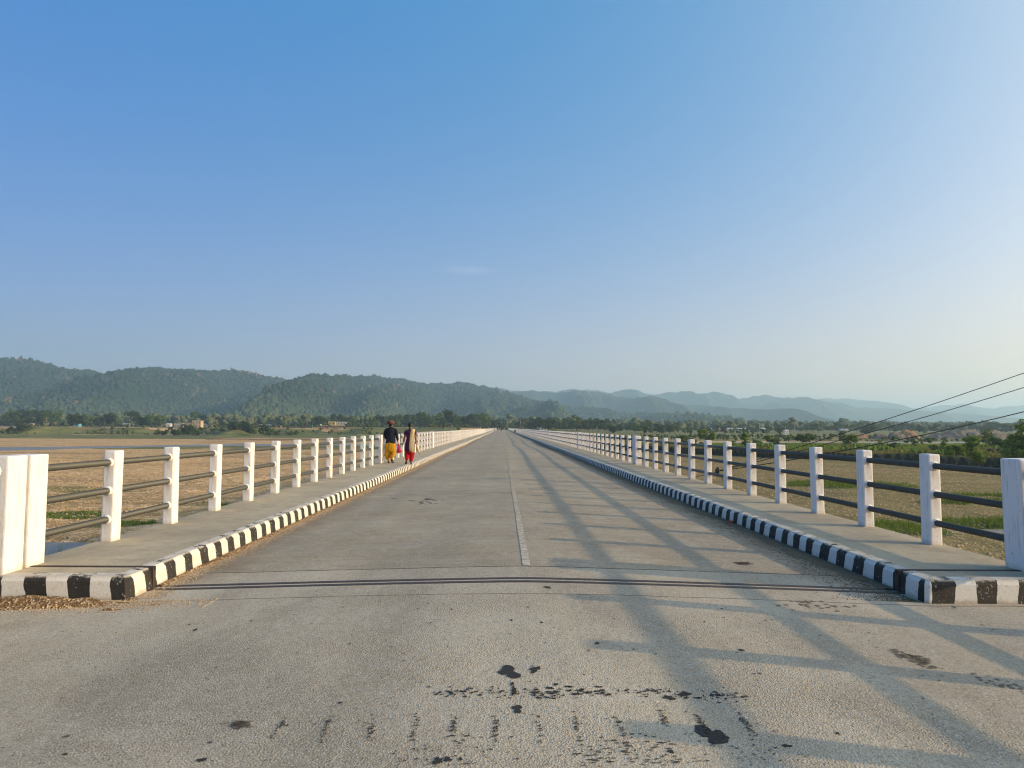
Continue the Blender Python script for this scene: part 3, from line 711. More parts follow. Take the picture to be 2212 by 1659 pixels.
for i in range(3): variant('cone%d' % i, 70+i, 4.0, 1.15, 620, 0.25, 'leaf_mid' if i % 2 else 'leaf_light', 10, 'cone', 0.12, 0.05)
variant('wispy', 75, 5.0, 1.25, 300, 0.22, 'leaf_mid', 9, 'tall', 0.3, 0.05)
variant('lollipop', 76, 3.6, 1.0, 560, 0.22, 'leaf_light', 6, 'round', 0.42, 0.05)
variant('big', 77, 5.6, 2.1, 2400, 0.19, 'leaf_light', 16, 'cone', 0.08, 0.09)
for i in range(2): variant('bush%d' % i, 80+i, 4.5, 3.2, 420, 0.45, 'leaf_dark', 7, 'round', 0.0, 0.12)
variant('bushm', 83, 4.5, 3.2, 420, 0.45, 'leaf_mid', 7, 'round', 0.0, 0.12)
def tree(key, x, y, h, label, name='tree', group=None, z=None, wid=1.0, cat='tree'):
    cm, tm, h0 = TV[key]; o = empty(name, (x, y, float(ground_h(x, y)) if z is None else z), random.uniform(0, 6.28))
    s = h/h0; o.scale = (s*wid, s*wid, s)
    c = bpy.data.objects.new('crown', cm); C.objects.link(c); c.parent = o
    t = bpy.data.objects.new('trunk', tm); C.objects.link(t); t.parent = o
    return tag(o, label, cat, group)

def ptree(key, dx, Y, hpx, label, name='tree', group=None, wid=1.0, cat='tree'):
    return tree(key, px(dx, Y=Y), Y, hpx/FPX*Y, label, name, group, None, wid, cat)
# notable trees
ptree('tall0', 98, 700, 36, 'tall dark tree on the left terrace behind the bushes at the far left', 'tree')
ptree('flat0', 284, 720, 34, 'broad flat-crowned tree standing highest over the left village edge', 'tree')
ptree('dark1', 170, 650, 26, 'dark tree group shading a blue hut on the left terrace', 'tree', wid=1.3)
ptree('flat1', 429, 900, 33, 'grey-green round tree rising behind the cream house', 'tree')
ptree('mid1', 653, 730, 20, 'dark round tree left of the yellow house', 'tree', wid=1.1)
ptree('dark3', 968, 700, 40, 'tallest dark tree left of the bridge end', 'tree', wid=.75)
ptree('tall1', 1247, 640, 38, 'tallest round tree right of the bridge end', 'tree', wid=1.6)
ptree('yellow', 1197, 560, 15, 'small yellow-green tree above the right railing', 'tree')
ptree('tall0', 1314, 610, 30, 'dark tall tree on the right second from the tallest one', 'tree', wid=1.5)
ptree('tall1', 1394, 600, 31, 'dark two-lobed tree rising over the right treeline', 'tree', wid=1.6)
ptree('dark2', 1428, 560, 20, 'round dark tree in front of the pale field on the right', 'tree', wid=1.1)
ptree('flat1', 1700, 700, 22, 'wide spreading tree left of the white water tank tower', 'tree')
ptree('dark0', 1753, 400, 15, 'small round dark tree alone on the far river bank', 'tree')
ptree('dark3', 1875, 560, 22, 'dark tree mass left of the brown sand heap', 'tree', wid=2.0)
ptree('mid2', 860, 690, 30, 'dark tree just behind the person in the turban', 'tree')
rnd = random.Random(9)
rows = [  # x from, x to, count, Y range, height px range, kinds, label, group
    (15, 140, 9, (760, 860), (20, 30), ('dark', 'mid', 'tall'), 'dark tree in the row at the far left of the terrace', 'trees on the far left terrace'),
    (150, 262, 12, (700, 820), (15, 26), ('dark', 'mid'), 'dark tree in the row left of the flat-crowned tree', 'trees left of the flat-crowned tree'),
    (298, 356, 8, (700, 740), (18, 24), ('dark', 'mid'), 'bushy dark tree in the clump right of the flat-crowned tree', 'tree clump right of the flat-crowned tree'),
    (370, 640, 18, (860, 960), (10, 20), ('mid', 'dark'), 'small dark tree scattered among the houses of the left village', 'trees among the left village houses'),
    (670, 850, 17, (720, 840), (14, 24), ('dark', 'mid', 'flat'), 'dark tree in the row behind the left railing before the people', 'trees in the row left of the people'),
    (870, 1060, 34, (690, 860), (16, 28), ('dark', 'mid', 'tall'), 'dark tree in the dense row just left of the bridge end', 'trees left of the bridge end'),
    (1062, 1128, 10, (760, 880), (12, 20), ('mid', 'dark'), 'low tree closing the view at the far end of the road', 'trees at the end of the road'),
    (1128, 1300, 30, (620, 760), (16, 24), ('dark', 'mid', 'dark'), 'dark tree in the dense row just right of the bridge end', 'trees right of the bridge end'),
    (1300, 1460, 20, (540, 680), (12, 20), ('dark', 'mid'), 'dark tree in the row behind the white right railing', 'trees behind the right railing'),
    (1450, 1690, 24, (520, 700), (9, 15), ('mid', 'dark'), 'small tree in the broken row between the saplings and the far village', 'trees of the broken right row'),
    (1690, 1990, 26, (620, 860), (11, 18), ('dark', 'mid', 'flat'), 'hazy tree in the row behind the sand heaps', 'trees behind the sand heaps'),
    (1990, 2230, 20, (640, 820), (12, 20), ('dark', 'mid'), 'hazy tree in the row behind the long grey gravel heap', 'trees behind the gravel heap'),
]
for (a, b, n, yr_, hr, kinds, lab, grp) in rows:
    for i in range(n):
        k = rnd.choice(kinds); k = k + str(rnd.randrange({'dark': 4, 'mid': 3, 'tall': 2, 'flat': 2}[k]))
        ptree(k, a + (b-a)*(i+rnd.uniform(.1, .9))/n, rnd.uniform(*yr_), rnd.uniform(*hr)*1.25, lab, 'tree', grp, rnd.uniform(.85, 1.25))
# bushes along the left bank, in front of the terrace
for dx, Y, hp, w in ((22, 560, 11, 1.0), (38, 555, 13, 1.1), (52, 560, 12, 1.3), (64, 565, 8, 1.2), (342, 545, 11, .7), (357, 545, 10, .8), (378, 540, 15, .8), (388, 540, 10, .9), (397, 545, 12, .7),
                     (408, 525, 17, .9), (420, 528, 20, .9), (428, 530, 15, .8), (505, 540, 15, .9), (512, 545, 12, .8), (525, 545, 14, 1.0), (536, 545, 14, 1.0), (549, 545, 10, 1), (572, 530, 17, .8), (585, 535, 14, .9), (600, 540, 8, 1.2), (630, 545, 9, .9), (640, 550, 8, .8)):
    ptree(rnd.choice(('bush0', 'bush1', 'bushm')), dx, Y, hp*1.35, 'dark green bush at the foot of the left river bank', 'bush', 'bushes at the foot of the left bank', w, 'bush')
for dx, Y, hp, w in ((1270, 420, 8, 1.2), (1290, 400, 8, 1.5), (1310, 400, 9, 1.3), (1190, 520, 8, 1.5), (1165, 540, 8, 1.5), (1225, 480, 9, 1.6), (1250, 460, 9, 1.6), (1330, 380, 9, 1.4), (1146, 560, 8, 1.4)):
    ptree(rnd.choice(('bushm', 'bush1')), dx, Y, hp*1.3, 'low green bush just above the white right railing', 'bush', 'bushes above the right railing', w, 'bush')
# young trees of the right terrace: (x, base y, height, kind, label)
yt = [(1352, 945, 13, 'young1', 'light green sapling nearest the bridge on the right terrace'),
 (1368, 944, 14, 'cone0', 'second sapling from the bridge on the right terrace, light green'),
 (1441, 952, 17, 'cone1', 'green sapling left of two taller ones behind the right railing'),
 (1474, 955, 18, 'young2', 'bushy dark sapling left of the leaning pale one'),
 (1493, 952, 15.5, 'young0', 'short dark sapling behind the right railing posts'),
 (1516, 957, 9, 'young2', 'small dark shrub at the foot of a yellowish young tree'),
 (1527, 959, 24, 'young3', 'round yellowish-green young tree behind the right railing'),
 (1583, 963, 8, 'young1', 'low green shrub left of the tallest slender young tree'),
 (1608, 966, 29, 'cone2', 'slender dark young tree taller than its neighbours right of the white railing'),
 (1635, 955.5, 14.5, 'young0', 'small round dark young tree on the terrace edge by the water'),
 (1660, 961, 15, 'young3', 'light green shrub with a darker one at its right foot'),
 (1674, 968, 14, 'young2', 'dark green shrub at the right foot of a lighter one'),
 (1701, 959, 13, 'lollipop', 'pale wispy sapling against the river'),
 (1731, 961, 19, 'young0', 'dark dense young tree where the upper two cables begin'),
 (1748, 959, 16, 'young2', 'dark young tree directly right of the densest one'),
 (1817, 959, 20, 'wispy', 'thin pale sapling between the two upper cables'),
 (1835, 968, 22, 'young3', 'bright green bushy young tree below the middle cable'),
 (1898, 958, 8, 'young1', 'tiny sapling beside the lowest cable and the water'),
 (1927, 969, 20, 'cone1', 'dark pointed sapling crossed by the lowest cable'),
 (1957, 959, 7, 'young0', 'left one of two tiny dark saplings by the water strip'),
 (1970, 959, 6.5, 'young2', 'right one of two tiny dark saplings by the water strip'),
 (1974, 966, 9, 'young2', 'small shrub below the two tiny saplings'),
 (1990, 960, 9, 'cone0', 'tiny dark pointed sapling at the river edge'),
 (2006, 961, 12, 'young3', 'small light green sapling at the river edge'),
 (2015, 975, 13, 'young0', 'low round shrub in the brown grass'),
 (2036, 972, 18, 'cone2', 'pointed dark sapling left of the bare-stemmed one'),
 (2061, 990, 36, 'lollipop', 'young tree with bare stem and two crowns in the brown grass'),
 (2092, 985, 30, 'young1', 'wide bright green young tree near the right edge'),
 (2110, 991, 28, 'young3', 'drooping green young tree on a thin stem near the right edge'),
 (2125, 972, 33, 'wispy', 'tall thin young tree with sparse tufts near the right edge'),
 (2141, 968, 16, 'young1', 'green shrub between the sparse tree and the round dark tree'),
 (2158, 975, 26, 'young0', 'round dense dark young tree above the two buffaloes'),
 (2206, 991, 64, 'big', 'large leafy light green tree at the right edge of the view'),
 (2182, 985, 24, 'young3', 'leafy shrub at the left foot of the large right tree')]
for dx, by_, hp, k, lab in yt:
    off = dx-1085; bel = by_-924-off*0.0044; Y = min(5.3*FPX/bel, 243 + 0.1*off/FPX*240)
    ptree(k, dx, Y, hp*1.45, lab, 'young_tree', 'young trees on the right terrace', 1.35, 'young tree')

# ---------------------------------------------------------------- ground cover
def tufts(name, x, y, hgt, wid, mat, label, seed, blades=3, lean=0.35):
    rs = np.random.RandomState(seed); n = len(x); z = ground_h(x, y)
    V = []; 
    for b in range(blades):
        a = rs.rand(n)*6.28; ox = rs.normal(size=n)*wid*0.8; oy = rs.normal(size=n)*wid*0.8
        hh = hgt*rs.uniform(0.5, 1.15, n); ln = rs.normal(size=n)*lean*hh; lm_ = rs.normal(size=n)*lean*hh
        dx, dy = np.cos(a)*wid*0.5, np.sin(a)*wid*0.5
        V.append(np.stack([np.stack([x+ox-dx, y+oy-dy, z-0.03], -1), np.stack([x+ox+dx, y+oy+dy, z-0.03], -1), np.stack([x+ox+ln, y+oy+lm_, z+hh], -1)], 1))
    V = np.concatenate(V, 0); F = np.arange(len(V)*3).reshape(-1, 3)
    return tag(link(name, arr_mesh(name, V.reshape(-1, 3), F), mat), label, 'grass', kind='stuff')
rs = np.random.RandomState(21)
def scatter_on_zone(n, x0, x1, y0, y1, thr, seed):
    rs = np.random.RandomState(seed); x = rs.uniform(x0, x1, n); y = rs.uniform(y0, y1, n)
    g, m_, d_, w_ = zones(x, y); k = (g + fbm(x/2.5, y/2.5, 3)*0.5 > thr) & (np.abs(x) < 0.86*y+6) & (np.abs(x-CX) > 6); return x[k], y[k]
x, y = scatter_on_zone(60000, 18, 75, 34, 98, 0.62, 1)
tufts('green_grass', x, y, rs.uniform(0.25, 0.6, len(x)), 0.055, M['blade'], 'bright green grass tufts by the puddle under the right railing', 2, 3)
x, y = scatter_on_zone(30000, -60, -14, 34, 70, 0.62, 3)
tufts('green_grass', x, y, rs.uniform(0.15, 0.45, len(x)), 0.05, M['blade'], 'green grass patches on the gravel below the left railing', 4, 3)
x = rs.uniform(-30, -24.5, 260); y = rs.uniform(35.5, 39.5, 260)
tufts('reeds', x, y, rs.uniform(0.8, 1.7, 260), 0.05, M['blade'], 'tall thin reeds standing in the left pool', 5, 4, 0.25)
x = rs.uniform(5, 260, 90000); y = rs.uniform(100, 250, 90000)
k = (y > np.interp(x, BX, BY)+fbm(x/9, y*0+3, 3)*7+1.2) & (np.abs(x) < 0.83*y); x, y = x[k], y[k]
dry = fbm(x/14, y/10, 4) + 0.5 - (y-np.interp(x, BX, BY))/170 + (x-90)/500 > 0.12
tufts('dry_grass', x[dry], y[dry], rs.uniform(0.2, 0.6, int(dry.sum())), 0.22, M['drygrass'], 'brown dry grass and weeds on the right terrace', 6, 2)
tufts('weeds', x[~dry], y[~dry], rs.uniform(0.2, 0.6, int((~dry).sum())), 0.26, M['leaf_light'], 'green weeds covering the right terrace', 7, 2)
x = rs.uniform(20, 200, 5200); y = rs.uniform(112, 226, 5200); k = (y > np.interp(x, BX, BY)+5) & (np.abs(x) < .82*y) & (fbm(x/11, y/11, 3)+rs.rand(5200)*.5 > 0.42); x, y = x[k], y[k]
sz_ = rs.uniform(.15, .42, len(x)); blobs('low_shrubs', x, y, ground_h(x, y)+sz_*.8, sz_, sz_*1.5, M['leaf_light'], 'low leafy shrubs dotted over the right terrace', 17, 0.7)
# loose stones of the bed
OCT_V = np.array([(1,0,0),(0,1,0),(-1,0,0),(0,-1,0),(0,0,1),(0,0,-1)], float)
OCT_F = np.array([(0,1,4),(1,2,4),(2,3,4),(3,0,4),(1,0,5),(2,1,5),(3,2,5),(0,3,5)])
def stones(name, x, y, z, s, mat, label, seed, flat=0.55, cat='stones'):
    rs = np.random.RandomState(seed); n = len(x)
    V = np.repeat(OCT_V[None], n, 0)*rs.uniform(0.7, 1.3, (n, 6, 1))
    a = rs.rand(n)*6.28; c_, s_ = np.cos(a)[:, None], np.sin(a)[:, None]
    vx = (V[:, :, 0]*c_ - V[:, :, 1]*s_)*s[:, None]; vy = (V[:, :, 0]*s_ + V[:, :, 1]*c_)*s[:, None]*rs.uniform(.6, 1, (n, 1))
    P = np.stack([vx+x[:, None], vy+y[:, None], V[:, :, 2]*s[:, None]*flat+z[:, None]], -1)
    F = (OCT_F[None] + (np.arange(n)*6)[:, None, None]).reshape(-1, 3)
    return tag(link(name, arr_mesh(name, P.reshape(-1, 3), F), mat), label, cat, kind='stuff')
n = 70000; y = 22 + 120*rs.rand(n)**1.3; x = np.where(rs.rand(n) < 0.6, -1, 1)*rs.uniform(9, 100, n)
k = (np.abs(x) < 0.85*y+3) & (fbm(x/9, y/9, 3)+rs.rand(n)*.4 > 0.02); x, y = x[k], y[k]
stones('river_stones', x, y, ground_h(x, y)+0.01, rs.uniform(0.035, 0.13, len(x)), M['stone'], 'loose pebbles lying over the river bed', 8)

# ---------------------------------------------------------------- bridge deck
K = 3.69; XL, XR = CX-K, CX+K              # kerb faces
WO = 5.16                                  # outer edge of the walkway from the centre
HK = 0.213; CR = 0.11                     # kerb height, crown
YJ = 6.93; YEND = 607.5
def wav(Y):                                # the wearing coat is not quite level over the spans
    return float(0.035*np.sin((Y-30)/47.0*2*math.pi)*sstep(22, 45, Y))
SXT = [-1, -.85, -.7, -.55, -.4, -.28, -.18, -.1, -.05, 0, .05, .1, .18, .28, .4, .55, .7, .85, 1]
def road_z(x, Y):
    t_ = min(1, max(-1, (x-CX)/K)); i = min(17, max(0, int(np.searchsorted(SXT, t_))-1)); f = (t_-SXT[i])/(SXT[i+1]-SXT[i])
    return road_zc(CX+K*SXT[i], Y)*(1-f) + road_zc(CX+K*SXT[i+1], Y)*f
def road_zc(x, Y):
    a = min(1, abs(x-CX)/K); t = float(sstep(5.5, 7.6, Y))
    roof = 1-math.sqrt(a*a+0.0025)+0.05*a; par = (1-a*a)**1.3*0.85
    return CR*(roof*t + par*(1-t)) + wav(Y)
rys = [-9, -4, 0, 1.5, 3, 4.5, 5.5, 6, 6.4, YJ-0.05, YJ+0.05, 7.3, 7.6, 8, 10, 12, 15, 18, 22, 26, 30] + list(range(34, 620, 4)) + [620, 660, 720, 800]
vs = []; fs = []
SX = [CX + K*t for t in (-1, -.85, -.7, -.55, -.4, -.28, -.18, -.1, -.05, 0, .05, .1, .18, .28, .4, .55, .7, .85, 1)]
def strip_x(Y): return ([-11.5, -7] + SX + [7.5, 12]) if Y <= YJ-0.04 else ([XL-0.05, XL-0.03] + SX + [XR+0.03, XR+0.05])
for Y in rys:
    for x_ in strip_x(Y): vs.append((x_, Y, road_z(x_, Y)))
for j in range(len(rys)-1):
    for i in range(22): fs.append((j*23+i, j*23+i+1, (j+1)*23+i+1, (j+1)*23+i))
mb = MB(); mb.add(vs, fs); tag(mb.build('road', M['road'], None, True), 'concrete bridge road running to the horizon', kind='structure')
# approach slab sides
mb = MB(); mb.box(-11.5, 12, -9, YJ-0.06, -0.5, -0.012); tag(mb.build('embankment_slab', M['side']), kind='structure')
# walkways, girders, piers
for sx in (-1, 1):
    a = CX + sx*(K+0.17); b = CX + sx*WO; x0, x1 = min(a, b), max(a, b)
    mb = MB(); mb.box(x0, x1, YJ+0.03, YEND, -0.25, HK); tag(mb.build('pavement', M['walk']), 'raised concrete walkway along the %s railing' % ('left' if sx < 0 else 'right'), kind='structure')
mb = MB(); mb.box(CX-WO+0.15, CX+WO-0.15, YJ+0.04, YEND, -0.55, -0.26)
for gx in (-3.1, 0, 3.1): mb.box(CX+gx-0.2, CX+gx+0.2, YJ+0.3, YEND-0.3, -1.9, -0.552)
tag(mb.build('bridge_deck', M['side']), 'concrete girders carrying the road over the river bed', kind='structure')
bounds = [6.86, 26.95, 47.0]
while bounds[-1] < 600: bounds.append(bounds[-1] + 29.5)
for yb in [26.95] + bounds[2:-1]:
    mb = MB(); mb.box(CX-3.9, CX+3.9, yb-0.7, yb+0.7, -2.7, -1.902); mb.tube([(CX, yb, -2.702), (CX, yb, ZB-2)], 1.0, 20)
    tag(mb.build('bridge_pier', M['side']), 'round concrete pier under the bridge deck', 'bridge pier', 'piers under the bridge')
mb = MB(); mb.box(CX-6, CX+6, YJ-1.2, YJ-0.07, -6.5, -0.51); tag(mb.build('abutment', M['side']), 'concrete wall carrying the near end of the bridge', 'abutment')
# kerbs: battered face with a chamfered top
def kerb_profile(sx, x0):   # from road foot to the back; sx = -1 left
    return [(x0 - sx*0.0, -0.10), (x0 + sx*0.03, HK-0.045), (x0 + sx*0.062, HK-0.003), (x0 + sx*0.172, HK+0.003), (x0 + sx*0.172, -0.10)]
def kerb_run(name, pts_fn, ys_, mat, label):
    mb = MB(); n = 5; vs = []
    for Y in ys_:
        vs += [(p[0] + random.uniform(-.002, .002), Y, p[1]) for p in pts_fn]
    fs = [(j*n+i, j*n+i+1, (j+1)*n+i+1, (j+1)*n+i) for j in range(len(ys_)-1) for i in range(n-1)]
    fs += [tuple(range(n)), tuple((len(ys_)-1)*n+i for i in range(n))]
    mb.add(vs, fs); o = mb.build(name, mat); return tag(o, label, 'kerb', 'striped kerbs')
kys = list(np.arange(YJ+0.03, 60, 0.5)) + list(np.arange(61, YEND, 8.0)) + [YEND]
kerb_run('kerb', kerb_profile(-1, XL), kys, M['kerb_y'], 'long black and white striped kerb along the left walkway')
kerb_run('kerb', kerb_profile(1, XR), kys, M['kerb_y'], 'long black and white striped kerb along the right walkway')
for sx, nm in ((-1, 'left'), (1, 'right')):
    x0 = XL if sx < 0 else XR; yf = 6.45
    # outline of the corner block: short side along the road, then the return facing the camera
    path = [(x0, YJ-0.03, 1, 0), (x0, yf+0.03, 1, 0), (x0 + sx*0.03, yf, 0, 1), (x0 + sx*4.2, yf, 0, 1)]
    mb = MB(); vs = []; prof = [(0, -0.10), (0.03, HK-0.045), (0.062, HK-0.003), (0.172, HK+0.003)]
    for (xa, ya, alongy, alongx) in path:
        for (o_, z_) in prof:
            if alongy and ya > yf+0.05: vs.append((xa + sx*o_, ya, z_))
            elif alongy: vs.append((xa + sx*o_, ya + o_, z_))
            elif abs(xa-x0) < 0.1: vs.append((xa + sx*o_, ya + o_, z_))
            else: vs.append((xa, ya + o_, z_))
    for j in range(3):
        for i in range(3): mb.add([vs[j*4+i], vs[j*4+i+1], vs[(j+1)*4+i+1], vs[(j+1)*4+i]], [(0, 1, 2, 3)])
    # two meshes: side piece and return piece carry stripes along different axes
    side = MB(); ret = MB()
    for i in range(3): side.add([vs[i], vs[i+1], vs[4+i+1], vs[4+i]], [(0, 1, 2, 3)])
    side.add([vs[0], vs[1], vs[2], vs[3], (vs[3][0], vs[3][1], -0.1)], [(0, 1, 2, 3, 4)])
    for i in range(3): ret.add([vs[4+i], vs[4+i+1], vs[8+i+1], vs[8+i]], [(0, 1, 2, 3)]); ret.add([vs[8+i], vs[8+i+1], vs[12+i+1], vs[12+i]], [(0, 1, 2, 3)])
    root = empty('kerb', (0, 0, 0)); tag(root, 'striped kerb corner turning outward at the near %s end of the bridge' % nm, 'kerb', 'striped kerbs')
    side.build('kerb_side', M['kerb_y'], root); ret.build('kerb_return', M['kerb_xl' if sx < 0 else 'kerb_x'], root)
    a, b = x0 + sx*0.172, x0 + sx*4.2
    mb = MB(); mb.box(min(a, b), max(a, b), yf+0.172, YJ-0.03, -0.1, HK-0.001)
    tag(mb.build('pavement', M['walk']), 'raised concrete corner before the %s railing' % nm, kind='structure')
    mb = MB(); xr_ = CX + sx*5.06; mb.box(xr_-0.3, xr_+0.3, -9, yf+0.04 if False else yf-0.002, -0.3, 0.03)
    tag(mb.build('plinth', M['side']), 'concrete strip under the approach railing on the %s' % nm, kind='structure')

# expansion joints in steel
root = empty('expansion_joint', (CX, YJ, 0)); tag(root, 'pair of rusty steel strips across the road at the near end of the bridge', 'expansion joint')
for dy_ in (-0.07, 0.07):
    vs = []
    for x_ in [XL-0.02] + SX[1:-1] + [XR+0.02]:
        z_ = road_z(x_, YJ)
        vs += [(x_-CX, dy_-0.036, z_+0.004), (x_-CX, dy_+0.036, z_+0.004), (x_-CX, dy_+0.036, z_-0.06), (x_-CX, dy_-0.036, z_-0.06)]
    mb = MB(); mb.add(vs, [(j*4+i, j*4+(i+1) % 4, j*4+4+(i+1) % 4, j*4+4+i) for j in range(18) for i in range(4)]); mb.build('steel_strip', M['rust'], root)
vs = []
for x_ in [XL-0.02] + SX[1:-1] + [XR+0.02]: z_ = road_z(x_, YJ); vs += [(x_-CX, -0.034, z_-0.010), (x_-CX, 0.034, z_-0.012)]
mb = MB(); mb.add(vs, [(2*j, 2*j+1, 2*j+3, 2*j+2) for j in range(18)]); mb.build('grit_filling', plain('joint_grit', (0.07, 0.055, 0.042), 0.95, 0.6, 90, 0.004), root)
for sx, nm in ((-1, 'left'), (1, 'right')):
    a, b = CX + sx*(K+0.01), CX + sx*WO
    mb = MB(); mb.box(min(a, b), max(a, b), YJ-0.028, YJ-0.008, -0.12, HK+0.005); mb.box(min(a, b), max(a, b), YJ+0.008, YJ+0.028, -0.12, HK+0.005)
    mb.box(min(a, b), max(a, b), YJ-0.008, YJ+0.008, -0.12, HK-0.03)
    tag(mb.build('expansion_joint', M['rust']), 'rusty steel strip across the %s walkway' % nm, 'expansion joint')

# worn centre line
mb = MB(); yy = [7.62] + list(np.arange(9, 30, 1.5)) + list(np.arange(30, 140, 4)); xc = CX+0.04; rr_ = random.Random(4)
vs = []
for Y in yy: w = 0.043*(1 if Y < 60 else 0.8); vs += [(xc-w+rr_.uniform(-.006, .006), Y, road_z(xc-w, Y)+0.004), (xc, Y, road_z(xc, Y)+0.004), (xc+w+rr_.uniform(-.006, .006), Y, road_z(xc+w, Y)+0.004)]
mb.add(vs, [(3*i+k, 3*i+k+1, 3*i+3+k+1, 3*i+3+k) for i in range(len(yy)-1) for k in (0, 1)])
gl = NM('centre_line_paint', 0.9, 0.2)
wm = gl.ramp(gl.math('ADD', gl.noise(16, 6, 0.7), gl.math('MULTIPLY', gl.math('MINIMUM', gl.sep()[1], 40.0), 0.006)), [(0.46, 0), (0.60, 1)])
tag(mb.build('road_marking', gl.done(gl.mix(wm, (0.52, 0.49, 0.43), (0.31, 0.27, 0.205)), gl.bump(gl.noise(80, 3), 0.004, 0.8))), 'worn pale centre line', kind='structure')

# ---------------------------------------------------------------- tar marks on the road
rt = random.Random(12)
tarmb = MB()
def blot(x, Y, rx, ry, n=20, jag=0.45):
    ph = [rt.random()*6.28 for _ in range(3)]; pts = []
    for k in range(n):
        a = 2*math.pi*k/n; r = 1 + jag*(math.sin(2*a+ph[0])*.5+math.sin(3*a+ph[1])*.45+math.sin(5*a+ph[2])*.35) + rt.uniform(-.2, .2)
        xx, yy_ = x+math.cos(a)*rx*r, Y+math.sin(a)*ry*r; pts.append((xx, yy_, road_z(xx, yy_)+0.0035))
    tarmb.add(pts, [tuple(range(n))])
def road_pt(dx, dy):   # photo mark -> where it lies on the road
    p = unproject(dx, dy, z=0.06); p = unproject(dx, dy, z=road_z(p.x, p.y)); return p.x, p.y
def mark(dx, dy, w, h, **k):
    x, Y = road_pt(dx, dy); s = Y/FPX; blot(x, Y, w*s/2, h*s*Y/(EYE-.06)/2, **k)
for a in ((1100,1452,38,26),(1155,1447,20,13),(1118,1532,22,15),(1540,1588,62,34),(1107,1478,9,6),(1110,1492,10,16),(1183,1269,14,4),(518,1568,0,0),
          (422,1361,8,5),(300,1300,0,0),(1602,1405,10,5),(1445,1508,20,9),(1480,1500,24,8),(1530,1506,0,0),(945,1645,24,12),(967,1641,16,9),(1450,1624,14,6),(995,1641,8,6),
          (1290,1390,10,4),(1700,1612,18,6),(1810,1585,8,5),(620,1568,5,4),(735,1519,8,4),(1105,1340,6,3),(1170,1345,6,3),(436,1643,16,9),(140,1630,9,5)):
    if a[2]: mark(*a)
for i in range(330):       # broken streak across
    dx = 925 + 690*rt.random(); c = 1 if 1150 < dx < 1320 else 0.45
    if rt.random() > c and rt.random() > .4: continue
    mark(dx, 1496 + rt.gauss(0, 6) + (8 if dx > 1450 else 0), rt.uniform(1.5, 9)*(1.7 if c == 1 else 1), rt.uniform(.8, 4.0), n=9)
bigtar = tarmb; tarmb = MB()
for cx_, cy0, cy1, lean in ((600, 1552, 1600, -34), (703, 1548, 1605, -22), (803, 1545, 1600, -12), (895, 1543, 1600, -10), (980, 1545, 1590, -4), (1070, 1548, 1605, 0), (1165, 1545, 1605, 8), (1245, 1538, 1595, 14), (1340, 1550, 1590, 20), (1435, 1535, 1570, 14), (1515, 1545, 1580, 26), (1612, 1540, 1590, 36)):
    for i in range(rt.randrange(35, 75)):
        t = min(1, max(0, rt.gauss(.5, .3))); mark(cx_ + lean*(t-.5)*1.0 + rt.gauss(0, 4.0), cy0 + (cy1-cy0)*t, rt.uniform(1.2, 6.5), rt.uniform(.7, 2.6), n=7)
for i in range(170): mark(1000+rt.gauss(0, 1)*60 + (rt.random() < .6)*rt.uniform(250, 650), rt.uniform(1585, 1655), rt.uniform(2, 10), rt.uniform(1, 3), n=7)
for i in range(60): mark(rt.uniform(1240, 1470), rt.uniform(1600, 1655), rt.uniform(3, 16), rt.uniform(1, 3), n=8)
for i in range(130): mark(rt.uniform(20, 2190), 1290 + 360*rt.random(), rt.uniform(2, 6), rt.uniform(1, 3), n=7)
for a in ((1325,1600,0,0),): pass
for i in range(22): mark(rt.gauss(910, 26), 1084 + rt.gauss(0, 3), rt.uniform(3, 16), rt.uniform(.5, 1.1), n=8)
tag(bigtar.build('tar_stains', M['tar']), 'black tar blots and broken streaks in the foreground', kind='structure')
tag(tarmb.build('tar_dashes', plain('worn_tar', (0.07, 0.066, 0.06), 0.9, 0.35, 60, 0.002, 0.15)), 'row of faded dark dashes in the foreground', kind='structure')
soilmb = tarmb = MB()
for (a, b, sx_, sy_, n_) in ((1965, 1418, 22, 6, 90), (2000, 1436, 16, 5, 30), (1605, 1217, 9, 2, 40), (518, 1566, 12, 7, 90), (1745, 1300, 16, 2, 14), (2170, 1478, 25, 9, 30), (1755, 1310, 40, 6, 20)):
    for _ in range(n_):
        u_ = rt.gauss(0, 1); mark(a + u_*sx_, b + u_*sx_*0.28*(a > 1900) + rt.gauss(0, 1)*sy_*.6, rt.uniform(3, 14), rt.uniform(1.5, 4), n=8)
tag(soilmb.build('dirt_stains', plain('dirt_stain', (0.15, 0.125, 0.095), 0.95, 0.3, 20, 0.003)), 'brown dirt stains on the road', kind='structure')

# ---------------------------------------------------------------- dirt and pebbles by the kerbs
def heap(name, cx_, cy_, rx, ry, h, mat, label, seed, n=60, zf=None):
    vs = []; g = np.linspace(-1, 1, n); XX, YY = np.meshgrid(g, g); r = np.sqrt(XX**2+YY**2)
    r = r*(1+fbm(XX*4+seed, YY*4, 4)*.7); z = h*np.clip(1-r, 0, 1)**1.1*(1+fbm(XX*3+seed, YY*3, 4)*1.5) + fbm(XX*13, YY*13+seed, 3)*h*0.18*(r < .95) - 0.012
    P = np.stack([cx_+XX*rx, cy_+YY*ry, z + (zf if zf is not None else 0)], -1).reshape(-1, 3)
    ii = np.arange(n*n).reshape(n, n); q = np.stack([ii[:-1, :-1], ii[:-1, 1:], ii[1:, 1:], ii[1:, :-1]], -1).reshape(-1, 4)
    keep = (r.ravel()[q].min(1) < 1.0); o = link(name, arr_mesh(name, P, q[keep]), mat, smooth=True); return o
gg_ = NM('gritty_soil', 0.95, 0.1)
gv = gg_.sepc(gg_.voro(55, out='Color'))[0]
